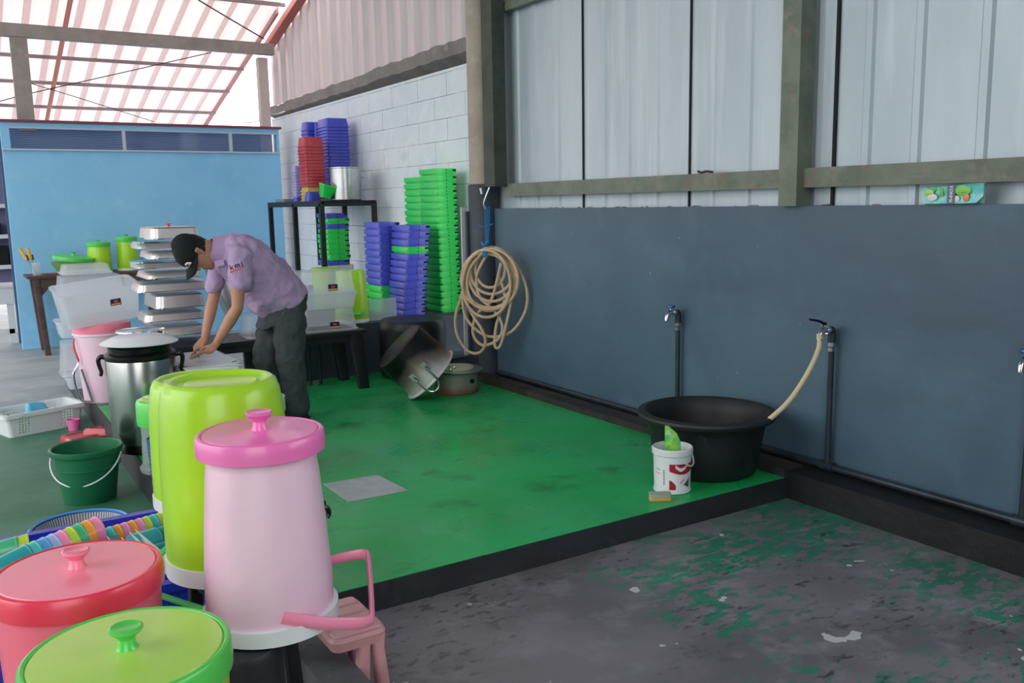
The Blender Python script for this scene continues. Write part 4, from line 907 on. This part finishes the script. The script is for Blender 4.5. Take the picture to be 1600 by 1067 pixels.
mb = MB().loft([[(x_ * s1 + ox, y_ * s2 + oy, z) for x_, y_ in ((-1, -.3), (0, -1), (1, -.2), (.9, .5), (0, 1), (-1, .4))] for z, s1, s2, ox, oy in ((.02, .035, .012, .0, 0), (.17, .040, .018, .0, 0), (.24, .040, .014, .0, 0), (.285, .030, .008, -.01, .0), (.30, .022, .005, -.018, 0), (.325, .008, .003, -.032, 0))])
o = tag(mb.build('detergent_pouch', pg_, loc=(wx + .02, wy + .02, 0)), 'crumpled bright green pouch sticking out of the paint bucket', 'pouch'); o.rotation_euler = (0, 0, math.radians(-32))
t = thing('scrub_sponge', 'yellow and grey sponge lying before the paint bucket', 'sponge', (2.835, 3.185, 0), -33)
MB().loft([rr(.105, .055, .012, 0, 3), rr(.11, .06, .012, .005, 3), rr(.105, .055, .012, .019, 3)]).build('foam', M['sponge_y'], t)
MB().loft([rr(.106, .056, .012, .0195, 3), rr(.106, .056, .012, .034, 3)]).build('scour_pad', M['sponge_g'], t)

# ---- pouch on the wall top
pc_ = Px(1486, 303, 3.80)
t = thing('refill_pouch', 'turquoise refill pouch lying on the wall top under the steel girt', 'pouch', (3.81, pc_.y, 1.4065))
fx = Mt('turquoise film', '#3fc4c8', .3, coat=.5, noise=[('#8fd7c8', 12, .42, .55), ('#2fa6c4', 15, .58, .7)]).m
prof = [(-.145, .010, .075), (-.13, .0, .080), (-.05, .0, .082), (.0, .0, .085), (.07, .0, .09), (.12, .002, .092), (.145, .030, .093)]
rings = []
for (y, zl, zh) in prof:
    th = .006 if abs(y) > .12 else .016
    rings.append([(-th, -y, zl + .004), (-th * .4, -y, (zl + zh) / 2 - .0), (-th * 1.1, -y, zh - .004), (0.004, -y, zh), (.006 + th * .3, -y, (zl + zh) / 2), (0.002, -y, zl)])
MB().loft(rings).build('film', fx, t, 60)
def blob(name, mat, y, z, ry, rz_, x=-.0175): MB().lathe([(1, 0), (.9, .0008), (.001, .001)], 20, mtx=T(x, -y, z) @ RY(-90) @ Matrix.Diagonal((rz_, ry, 1, 1))).build(name, mat, t)
blob('lime_print', plastic('lime print', '#b5e04f', .4), -.10, .055, .022, .013); blob('leaf_print', plastic('leaf print', '#4fc04b', .4), -.08, .066, .012, .008)
blob('white_print', M['white_print'], -.085, .032, .024, .016); blob('leaf_print', plastic('leaf print', '#66bf3c', .4), -.042, .054, .008, .020)
blob('apple_print', plastic('apple print', '#7fcf45', .4), .058, .060, .038, .022); blob('leaf_print', plastic('dark leaf print', '#4aa23c', .4), .06, .052, .022, .007)
blob('orange_print', plastic('orange print', '#f08a52', .4), .075, .030, .014, .018); blob('white_print', M['white_print'], .03, .024, .016, .014)
pl_ = MB().box((-.0205, -.024, .006), (-.0185, .012, .084)).build('name_plate', plastic('grey violet print', '#5b5d84', .4), t)
# letters read top to bottom
mt_ = T(-.0212, -.006, .045) @ Matrix(((0, 0, -1, 0), (-0, -1, 0, 0), (-1, 0, 0, 0), (0, 0, 0, 1))) @ Matrix.Diagonal((1, 1, 1, 1))
text('lettering', 'KONMII', .0205, M['white_print'], pl_, mt_)
# brass scrap on the girt
t = tag(MB().tube([(3.86, 4.02, 1.615), (3.86, 3.99, 1.607), (3.86, 3.95, 1.612), (3.86, 3.9, 1.606)], .008, 6).build('wire_scrap', M['brown']), 'small twisted wire scrap lying on the steel girt', 'wire')
t = tag(MB().tube([Px(757, 8, 3.82), Px(775, 17, 3.84), Px(800, 10, 3.86), Px(830, 2, 3.87)], .007, 6).build('electric_cable', M['white_pl']), 'white cable running along the steel rail above the column', 'cable')
t = tag(MB().tube([Px(757, 17, 3.82), Px(775, 22, 3.84), Px(788, 14, 3.86)], .006, 6).build('electric_cable', M['white_pl']), 'short lower white cable end beside the column top', 'cable')

# ---- pink stool
t = thing('plastic_stool', 'dusty pink plastic stool with a slotted seat right of the pale pink jar', 'stool', (.985, 2.64, RF))
zs = .115 - RF
PS = M['pink_stool']
MB().loft([rr(.175, .27, .03, zs - .045, 4), rr(.19, .285, .035, zs - .012, 4), rr(.18, .275, .035, zs, 4)], True, True).build('seat', PS, t)
for i in range(4): MB().loft([rr(.17, .052, .014, zs - .004, 3, 0, -.10 + i * .067), rr(.16, .046, .014, zs + .008, 3, 0, -.10 + i * .067)]).build('slat', PS, t)
for a, b in ((1, -1), (1, 1), (-1, -1), (-1, 1)):
    xo = .066 if a > 0 else .016
    MB().loft([rr(.042, .05, .012, 0, 3, xo + a * .012, b * .118), rr(.038, .046, .012, zs * .7, 3, xo, b * .112), rr(.05, .06, .014, zs - .02, 3, xo, b * .105)]).build('leg', PS, t)

# ---- wooden table at the blue wall
ty0, ty1 = 11.45, 12.05; tz = Py(45, 433, ty0).z; txl = Py(43, 440, ty0).x
t = thing('wooden_table', 'old dark wooden table standing against the blue wall', 'table', (0, 0, LF)); th = tz - LF
MB().box((txl, ty0, th - .025), (2.2, ty1, th)).build('table_top', M['wood'], t)
MB().box((txl + .05, ty0 + .03, th - .11), (2.15, ty0 + .05, th - .025)).build('apron', M['wood'], t)
for lx in (txl + .09, 2.1):
    for ly in (ty0 + .05, ty1 - .06): MB().loft([rr(.06, .06, .005, 0, 2, lx + .05, ly), rr(.07, .07, .005, th - .025, 2, lx, ly)]).build('leg', M['wood'], t)
MB().add([(txl + .12, ty0 + .03, th - .11), (txl + .24, ty0 + .03, th - .11), (txl + .12, ty0 + .03, th - .24), (txl + .12, ty0 + .06, th - .11), (txl + .24, ty0 + .06, th - .11), (txl + .12, ty0 + .06, th - .24)], [(0, 1, 2), (3, 5, 4), (0, 3, 4, 1), (1, 4, 5, 2), (2, 5, 3, 0)]).build('corner_brace', M['wood'], t)
def canister(label, l_, r_, tp, bt_, y, wb=False):
    A_ = Py((l_ + r_) / 2, bt_, y); B_ = Py((l_ + r_) / 2, tp, y); r = (Py(r_, bt_, y).x - Py(l_, bt_, y).x) / 2 * .93; h = B_.z - tz
    t = thing('canister', label, 'canister', (A_.x, y, tz))
    MB().lathe([(r * .94, 0), (r * .98, .01), (r * .97, h * .5), (r * .9, h * .84)], 36).build('body', M['lime'], t)
    l = MB().lathe([(r * .98, h * .80), (r, h * .82), (r, h * .92), (r * .93, h * .94), (.001, h * .95)], 36).build('lid', M['green_rim'], t)
    MB().lathe([(.02, h * .93), (.015, h * .97), (.03, h), (.001, h + .004)], 20).build('knob', M['green_rim'], l)
    if wb: rim_ring(0, .03, r * .8, r * 1.03).build('base_ring', M['white_pl'], t)
canister('squat lime canister with a green lid on the wooden table', 137, 178, 375, 425, 11.75)
canister('taller lime canister with a white base behind the chafing pans', 183, 220, 366, 424, 11.8, True)
bwx = Py(112, 420, 11.7); t = thing('green_bowl', 'lime bowl on the wooden table under a tilted green lid', 'bowl', (bwx.x, 11.7, tz)); MB().lathe([(.13, 0), (.14, .01), (.21, .13), (.22, .14), (.2, .135), (.001, .10)], 36).build('shell', Mt('olive green plastic', '#7fae5e', .4).m, t)
t = thing('bowl_cover', 'bright green knobbed lid lying tilted on the bowl', 'lid', (bwx.x + .02, 11.68, tz + .155), 0, None, (math.radians(4), math.radians(7), 0)); MB().lathe([(.22, 0), (.225, .02), (.222, .045), (.2, .055), (.001, .06)], 36).build('shell', M['green_rim'], t)
MB().lathe([(.02, .058), (.015, .08), (.03, .095), (.001, .1)], 18).build('knob', M['green_rim'], t)
p = Py(58, 432, 11.7); t = thing('glass_jar', 'small clear jar holding tools at the left end of the wooden table', 'jar', (p.x, 11.7, tz)); MB().lathe([(.04, 0), (.045, .01), (.045, .15), (.04, .15), (.001, .02)], 24, cap1=False).build('glass', M['clear'], t)
for i, (dx, c_n, lab) in enumerate([(-.13, 'orange', 'orange handled scissors standing in the small clear jar'), (-.06, 'orange', 'orange and black cutter standing in the small clear jar')]):
    t = thing('cutter', lab, 'cutter', (p.x, 11.7 + .02 * i, tz + .02))
    MB().tube([(0, 0, 0), (dx * .7, 0, .17)], .008, 6, smooth=0).build('blade', M['alu'], t)
    MB().tube([(dx * .7, 0, .17), (dx * 1.15, 0, .30)], .017, 8, smooth=0).build('grip', M['orange'], t)
    MB().tube([(dx * .7 + .02, 0, .16), (dx * .9 + .025, 0, .22)], .012, 8, smooth=0).build('grip_pad', M['brown'], t)
p = Py(80, 432, 11.6); t = tag(MB().loft([rr(.22, .14, .02, 0), rr(.24, .16, .02, .02)]).build('brown_tray', Mt('brown clay', '#8a5d4e', .7).m, loc=(p.x + .02, 11.6, tz)), 'low reddish brown tray before the green bowl', 'tray')
# ---- far left: white cabinet and table beyond the blue wall
cbx = Py(10, 300, 13.6)
t = thing('white_cabinet', 'white framed cabinet with dark shelves at the far left edge', 'cabinet', (cbx.x, 13.6, LF))
MB().box((-.95, 0, 0.0), (-.88, .4, 2.4)).box((-.02, 0, 0), (.05, .4, 2.4)).box((-.95, 0, 2.3), (.05, .4, 2.4)).build('frame', M['white_wood'], t)
for z in (.9, 1.3, 1.7): MB().box((-.88, .0, z), (-.02, .4, z + .05)).build('shelf', M['white_wood'], t)
MB().box((-.88, .3, .6), (-.02, .38, 2.3)).build('back_panel', Mt('violet grey panel', '#6c6f92', .7).m, t)
MB().box((-.8, .1, .95), (-.3, .28, 1.15)).box((-.25, .1, .95), (-.05, .28, 1.2)).box((-.6, .1, 1.35), (-.1, .28, 1.5)).build('contents', M['slot'], t)
tb = Py(16, 445, 12.9); t = thing('white_table', 'white painted table cut off by the left edge of the photo', 'table', (tb.x, 12.9, LF)); hz = tb.z - LF
MB().box((-1.2, -.02, hz - .24), (.03, .5, hz - .03)).build('drawer_box', M['white_wood'], t); MB().box((-1.22, -.04, hz - .03), (.05, .52, hz)).build('table_top', M['white_wood'], t)
for lx in (-1.15, -.06):
    MB().box((lx, 0, 0), (lx + .08, .07, hz - .24)).build('leg', M['white_wood'], t)
MB().box((-1.1, .0, .12), (0, .05, .18)).build('stretcher', M['white_wood'], t)
# roof cables
t = tag(MB().tube([Py(310, 0, 11.3), Py(360, 30, 11.6), Py(413, 61, 12.1)], .008, 6).build('steel_cable', M['seam']), 'thin dark stay cable under the roof beside the verge', 'cable')
t = tag(MB().tube([Py(0, 158, 13.5), Py(60, 143, 13.3), Py(180, 116, 13.0), Py(330, 82, 12.7)], .006, 6).build('stay_wire', M['seam']), 'long thin stay wire crossing the roof below the tie beam', 'wire')
t = tag(MB().tube([Py(40, 128, 13.2), Py(120, 152, 13.6), Py(240, 190, 14.2)], .005, 6).build('stay_wire', M['seam']), 'short thin stay wire running down to the blue wall capping', 'wire')
t = tag(MB().tube([Py(382, 192, 12.6), Py(400, 190, 12.6), Py(415, 180, 12.6), Py(433, 178, 12.6), Py(445, 174, 12.2)], .007, 6).build('electric_cable', M['white_pl']), 'white cable sagging between the blue wall and block wall', 'cable')

# ================================================================== WORKER
def Pp(px, py, y): return Py(px, py, y)
def caps(mb, pts, rads, n=14, sq=1.0, lat=Vector((0, 1, 0))):
    """tapered tube with rounded ends along pts (vectors), radii per point; sq squashes it"""
    P = [Vector(p) for p in pts]; m = len(P); rings = []
    t0 = (P[1] - P[0]).normalized(); t1 = (P[-1] - P[-2]).normalized()
    seq = [(P[0] - t0 * rads[0] * .85, rads[0] * .45, t0), (P[0] - t0 * rads[0] * .5, rads[0] * .84, t0)]
    for i in range(m):
        t = ((P[min(i + 1, m - 1)] - P[i]).normalized() + (P[i] - P[max(i - 1, 0)]).normalized())
        seq.append((P[i], rads[i], t.normalized()))
    seq += [(P[-1] + t1 * rads[-1] * .5, rads[-1] * .84, t1), (P[-1] + t1 * rads[-1] * .85, rads[-1] * .45, t1)]
    prev = None
    for c, r, t in seq:
        b = (lat if prev is None else prev); b = (b - t * b.dot(t)).normalized(); prev = b; a = t.cross(b)
        rings.append([tuple(c + a * math.cos(2 * PI * j / n) * r * sq + b * math.sin(2 * PI * j / n) * r) for j in range(n)])
    return mb.loft(rings)
def sect(mb, rows, n=28):
    """rows: (top pixel, bottom pixel, depth y, half width in y)"""
    rings = []
    for (a, b, y, w) in rows:
        A = Pp(*a, y); B = Pp(*b, y); c = (A + B) / 2; h = (A - B) / 2
        rings.append([tuple(c + h * math.cos(2 * PI * j / n) + Vector((0, w, 0)) * math.copysign(abs(math.sin(2 * PI * j / n)) ** .85, math.sin(2 * PI * j / n))) for j in range(n)])
    return mb.loft(rings)
def remesh(o, v, it=4, disp=None):
    m = o.modifiers.new('remesh', 'REMESH'); m.mode = 'VOXEL'; m.voxel_size = v; m.use_smooth_shade = True
    m = o.modifiers.new('smooth', 'SMOOTH'); m.iterations = it; m.factor = .5
    if disp:
        tx = bpy.data.textures.new('folds', 'CLOUDS'); tx.noise_scale = disp[0]; tx.noise_depth = 2
        d = o.modifiers.new('folds', 'DISPLACE'); d.texture = tx; d.strength = disp[1]; d.mid_level = .5; d.texture_coords = 'LOCAL'
person = thing('person', 'worker in a lilac polo shirt, charcoal trousers and black cap bending over a white box', 'person', (0, 0, 0))
YC = 5.93
SN, EN, WN_ = Pp(374, 400, 5.74), Pp(371, 481, 5.70), Pp(338, 537, 5.76)
SF, EF, WF = Pp(350, 402, 6.10), Pp(334, 463, 6.12), Pp(320, 528, 6.02)
# head frame
hc = Pp(305, 394, YC - .02)
Uv = Vector((-.97, -.05, .24)).normalized(); Fv = Vector((-.16, -.20, -.96)); Fv = (Fv - Uv * Fv.dot(Uv)).normalized(); Lv = Fv.cross(Uv)   # lateral
HM = Matrix(((Lv.x, Fv.x, Uv.x, hc.x), (Lv.y, Fv.y, Uv.y, hc.y), (Lv.z, Fv.z, Uv.z, hc.z), (0, 0, 0, 1)))
body = MB()
hp_ = [(-.128, .022, .088, -.04), (-.118, .040, .094, -.015), (-.095, .056, .096, .04), (-.07, .066, .094, .07), (-.04, .072, .092, .083), (-.005, .075, .092, .092), (.03, .077, .096, .097), (.07, .073, .088, .092), (.10, .056, .062, .070), (.118, .028, .03, .034)]
rings = []
for (u, w, f, b) in hp_:
    r_ = []
    for j in range(28):
        a = 2 * PI * j / 28; cf = math.cos(a)
        r_.append((w * math.sin(a), (f * cf if cf > 0 else (b * cf)), u))
    rings.append(r_)
rings[0] = [(x * .8, max(y, .02), z) for x, y, z in rings[0]]
body.loft(rings, mtx=HM)
# nose, brow, lips, ears
body.loft([[(-.010, .085, .005), (.010, .085, .005), (.006, .098, .005), (-.006, .098, .005)], [(-.014, .085, -.030), (.014, .085, -.030), (.009, .116, -.032), (-.009, .116, -.032)], [(-.017, .085, -.046), (.017, .085, -.046), (.011, .110, -.045), (-.011, .110, -.045)]], mtx=HM)
caps(body, [HM @ Vector((-.022, .088, -.072)), HM @ Vector((0, .096, -.073)), HM @ Vector((.022, .088, -.072))], [.005, .007, .005], 10)
for sg in (-1, 1):
    caps(body, [HM @ Vector((sg * .078, .012, -.035)), HM @ Vector((sg * .084, .002, -.01)), HM @ Vector((sg * .088, -.006, .018)), HM @ Vector((sg * .083, .012, .024)), HM @ Vector((sg * .078, .016, .0))], [.008, .009, .010, .008, .006], 10)
# neck, trunk under the clothes
caps(body, [HM @ Vector((0, -.035, -.03)), Pp(334, 393, YC), Pp(352, 397, YC)], [.062, .064, .07], 20)
sect(body, [((345, 380), (345, 408), YC, .07), ((362, 376), (352, 418), YC, .14), ((388, 376), (372, 432), YC, .165), ((415, 396), (385, 452), YC, .155), ((440, 425), (402, 470), YC, .145), ((458, 455), (415, 492), YC, .155), ((462, 485), (415, 505), YC, .15)])
for S_, E_, W_, k_ in ((SN, EN, WN_, 0), (SF, EF, WF, 1)):
    m1 = S_.lerp(E_, .5); m2 = E_.lerp(W_, .3); m3 = E_.lerp(W_, .7)
    caps(body, [S_, m1, E_, m2, m3, W_], [.056, .048, .037, .040, .031, .024], 16)
KN, AN_ = Pp(454, 585, 5.86), Pp(455, 690, 5.95)
HN, HF = Pp(447, 492, 5.83), Pp(432, 492, 6.05)
KN = Vector((HN.x - .0, 5.80, .46)); AN_ = Vector((HN.x + .04, 5.84, .09)); KF = Vector((HF.x - .09, 6.03, .46)); AF = Vector((HF.x - .07, 6.06, .09))
caps(body, [HN, KN, AN_], [.08, .055, .036]); caps(body, [HF, KF, AF], [.08, .055, .036])
# hands
def hand(W, K, tips, thumb):
    """W wrist, K knuckle row centre, tips: finger tips; palm is a flat capsule"""
    d = (K - W).normalized(); up = Vector((0, 0, 1)); side = d.cross(up).normalized(); nrm = side.cross(d).normalized()
    rings = []
    for f, w, h in ((-.15, .024, .020), (.15, .030, .018), (.5, .038, .016), (.85, .042, .014), (1.02, .040, .011)):
        c = W.lerp(K, f); rings.append([tuple(c + side * math.cos(2 * PI * j / 16) * w + nrm * math.sin(2 * PI * j / 16) * h) for j in range(16)])
    body.loft(rings)
    for i, tp in enumerate(tips):
        o_ = (i - 1.5) * .0205; b = W.lerp(K, .92) + side * o_; r0_ = (.0082, .0088, .0088, .0078)[i]
        mid = b.lerp(tp, .45) + nrm * .016; m2 = b.lerp(tp, .75) + nrm * .010
        caps(body, [b, mid, m2, tp], [r0_ + .001, r0_, r0_ * .92, r0_ * .8], 10)
    b = W.lerp(K, .30) + side * thumb[1] * .026
    caps(body, [b, b.lerp(thumb[0], .5) + nrm * .010, thumb[0]], [.014, .011, .0085], 10)
ZB = .50
KNk = Pp(324, 551, 5.70)
hand(WN_, KNk, [Pp(297, 559, 5.62), Pp(300, 560, 5.66), Pp(304, 559, 5.70), Pp(310, 558, 5.75)], (Pp(312, 549, 5.83), 1))
KFk = Pp(308, 544, 5.98)
hand(WF, KFk, [Pp(297, 560, 5.86), Pp(299, 562, 5.90), Pp(304, 561, 5.93), Pp(309, 559, 5.97)], (Pp(314, 553, 5.92), -1))
ob = body.build('body', M['skin'], person, 60); remesh(ob, .0042, 2)
# eyes, brows
for sg in (-1, 1):
    MB().lathe([(.001, -.011), (.008, -.008), (.011, 0), (.008, .008), (.001, .011)], 16, mtx=HM @ T(sg * .030, .083, -.003)).build('eye', M['ink'], person)
    MB().tube([HM @ Vector((sg * .016, .094, .012)), HM @ Vector((sg * .03, .095, .016)), HM @ Vector((sg * .046, .086, .011))], .0035, 6).build('eyebrow', M['hair'], person)
# shirt
sh = MB()
sect(sh, [((346, 371), (338, 412), YC, .085), ((356, 365), (343, 424), YC, .15), ((372, 364), (358, 440), YC, .20), ((392, 369), (372, 458), YC, .212), ((418, 384), (383, 475), YC, .205), ((440, 405), (392, 487), YC, .198), ((460, 428), (403, 492), YC, .195), ((473, 446), (424, 497), YC, .19), ((476, 452), (433, 490), YC, .18)])
caps(sh, [SN + Vector((.01, .06, .01)), SN, Pp(375, 430, 5.72), Pp(377, 441, 5.72)], [.08, .078, .078, .078], 20)
caps(sh, [SF + Vector((.0, -.06, .01)), SF, Pp(338, 432, 6.10), Pp(334, 447, 6.10)], [.075, .070, .062, .060], 20)
caps(sh, [Pp(420, 470, 5.9), Pp(415, 487, 5.88), Pp(422, 492, 5.88)], [.07, .06, .05], 18)
os_ = sh.build('shirt', M['shirt'], person, 60); remesh(os_, .010, 3, (.085, .036))
# collar and placket
MB().loft([[tuple(Pp(337, 392, YC) + (Vector((0, 1, 0)) * math.cos(a) * w + Vector((.35, 0, 1)).normalized() * math.sin(a) * h) + Vector((dx, 0, 0))) for a in [2 * PI * j / 24 for j in range(24)]] for dx, w, h in ((-.045, .076, .084), (-.05, .083, .091), (.0, .098, .102), (.05, .118, .112), (.045, .10, .10))], False, False).build('collar', M['collar'], person, 50)
MB().loft([[tuple(Pp(*q_, yy)) for q_, yy in (((335, 408), 5.83), ((349, 405), 5.80), ((351, 414), 5.78), ((337, 417), 5.80))], [tuple(Pp(*q_, yy) + Vector((0, .012, 0))) for q_, yy in (((335, 408), 5.83), ((349, 405), 5.80), ((351, 414), 5.78), ((337, 417), 5.80))]]).build('collar_flap', M['collar'], person, 20)
# sleeve marks: red k, black m and j, orange underline
ys = 5.622
def on_sleeve(px, py): return Pp(px, py, ys)
cK = on_sleeve(361.5, 418); sc1 = Matrix.Rotation(math.radians(-15), 4, 'Y')
base_m = lambda c: Matrix.Translation(c) @ sc1 @ RX(90)
text('sleeve_letter', 'k', .046, plastic('crimson thread', '#a3172e', .8), person, base_m(cK), .002)
text('sleeve_letter', 'm', .046, M['ink'], person, base_m(on_sleeve(370.5, 414.5)), .002)
text('sleeve_letter', 'j', .040, M['ink'], person, base_m(on_sleeve(378, 412)), .002)
MB().loft([[tuple(on_sleeve(a_, b_) + Vector((0, d_, 0))) for a_, b_ in ((359, 424.5), (380, 417), (380, 418.6), (360, 426.4))] for d_ in (-.001, .004)]).build('sleeve_underline', plastic('orange thread', '#e07a5c', .8), person, 0)
# trousers
tr = MB()
sect(tr, [((474, 447), (408, 484), YC, .175), ((477, 460), (404, 498), YC, .182), ((478, 480), (402, 515), YC, .178)])
caps(tr, [HN + Vector((.02, 0, -.02)), HN.lerp(KN, .5) + Vector((.01, 0, 0)), KN, KN.lerp(AN_, .5), AN_ + Vector((0, 0, .0))], [.115, .108, .095, .088, .080], 22)
caps(tr, [HF + Vector((.01, 0, -.02)), HF.lerp(KF, .5), KF, KF.lerp(AF, .5), AF + Vector((0, 0, .0))], [.112, .104, .092, .086, .080], 22)
ot = tr.build('trousers', M['trousers'], person, 60); remesh(ot, .010, 3, (.08, .034))
MB().tube([Pp(443, 488, 5.735), Pp(443, 492, 5.73)], .007, 8, smooth=0).build('zip_pull', M['chrome'], person)
for A_ in (AN_, AF):
    mm = T(A_.x - .05, A_.y, 0)
    MB().loft([[(x_ * .135, y_ * .048, z) for x_, y_ in ((1, -.5), (1, .5), (.6, .95), (-.3, 1), (-.9, .7), (-1, 0), (-.9, -.7), (-.3, -1), (.6, -.95))] for z in (0, .02)] +
              [[(x_ * .12 * s_ + o__, y_ * .044 * s_, z) for x_, y_ in ((1, -.5), (1, .5), (.6, .95), (-.3, 1), (-.9, .7), (-1, 0), (-.9, -.7), (-.3, -1), (.6, -.95))] for z, s_, o__ in ((.045, .95, .005), (.07, .6, .03))], mtx=mm).build('shoe', M['black_pl'], person)
# hair at the back of the head and cap
hr = MB()
rg = []
for (u, w, b) in [(-.085, .050, .084), (-.06, .064, .096), (-.03, .077, .104), (0, .082, .110), (.03, .085, .113), (.06, .08, .106)]:
    rg.append([(w * math.sin(a), .018 + (-b - .018) * math.cos(a) if math.cos(a) > 0 else .018 - .0 * math.cos(a), u) for a in [2 * PI * j / 26 for j in range(26)]])
hr.loft(rg, mtx=HM)
oh = hr.build('hair', M['hair'], person, 60); remesh(oh, .006, 2, (.03, .006))
cp = MB()
rg = []
for (u, w, f, b) in [(.018, .084, .102, .106), (.03, .087, .106, .109), (.06, .088, .106, .108), (.09, .082, .098, .10), (.115, .068, .08, .082), (.133, .045, .052, .055), (.142, .018, .02, .022)]:
    rg.append([(w * math.sin(a), (f if math.cos(a) > 0 else b) * math.cos(a), u + .012 * (-math.cos(a))) for a in [2 * PI * j / 36 for j in range(36)]])
cap_o = cp.loft(rg, mtx=HM).build('cap', M['cap'], person, 60)
rows_ = []
for v in range(7):
    f = v / 6; wv = .082 * (1 - .25 * f * f); yv = .075 + .112 * f
    rows_.append([(wv * math.sin(math.radians(-90 + 180 * j / 16)), yv - .05 * f * 0 - (1 - math.cos(math.radians(-90 + 180 * j / 16))) * (.075 * (1 - f * .15)) * .9 + 0, .045 - .035 * abs(math.sin(math.radians(-90 + 180 * j / 16))) ** 2 - .012 * f) for j in range(17)])
vs = [p_ for r_ in rows_ for p_ in r_] + [(p_[0], p_[1], p_[2] - .004) for r_ in rows_ for p_ in r_]
fs = []; K_ = 17; N_ = 7 * 17
for a in range(6):
    for b in range(16):
        q0 = a * K_ + b; fs += [(q0, q0 + 1, q0 + K_ + 1, q0 + K_), (N_ + q0, N_ + q0 + K_, N_ + q0 + K_ + 1, N_ + q0 + 1)]
for b in range(16): fs += [(6 * K_ + b, 6 * K_ + b + 1, N_ + 6 * K_ + b + 1, N_ + 6 * K_ + b), (b, N_ + b, N_ + b + 1, b + 1)]
for a in range(6): fs += [(a * K_, (a + 1) * K_, N_ + (a + 1) * K_, N_ + a * K_), (a * K_ + 16, N_ + a * K_ + 16, N_ + (a + 1) * K_ + 16, (a + 1) * K_ + 16)]
MB().add(vs, fs, HM).build('brim', M['cap'], cap_o, 60)
MB().lathe([(.001, .146), (.008, .145), (.009, .140)], 14, mtx=HM).build('button', M['cap'], cap_o)
bm2 = HM @ T(-.045, .094, .05) @ RZ(28)
lo = MB().loft([[(x_, .004, z_) for x_, z_ in ((-.030, -.012), (.030, -.012), (.034, .0), (.012, .006), (.0, .018), (-.02, .012))], [(x_, .012, z_) for x_, z_ in ((-.030, -.012), (.030, -.012), (.034, .0), (.012, .006), (.0, .018), (-.02, .012))]], mtx=bm2).build('cap_mark', M['white_print'], cap_o, 0)
MB().loft([[(x_, y_, z_) for x_, z_ in ((-.012, -.006), (.01, -.006), (.012, .0), (.0, .010), (-.01, .006))] for y_ in (.010, .0145)], mtx=bm2).build('cap_mark', M['red_print'], cap_o, 0)

# ---- white box the worker is handling
t = thing('white_tub', 'milky white plastic tub upside down under the hands of the worker', 'tub', (1.325, 5.90, 0))
MB().loft([rr(.37, .64, .03, 0), rr(.37, .62, .035, ZB - .03, 5), rr(.36, .60, .05, ZB - .012, 5), rr(.33, .57, .06, ZB - .004, 5), rr(.28, .5, .06, ZB - .002, 5)]).build('shell', plastic('milky plastic', '#e9edf2', .4), t)
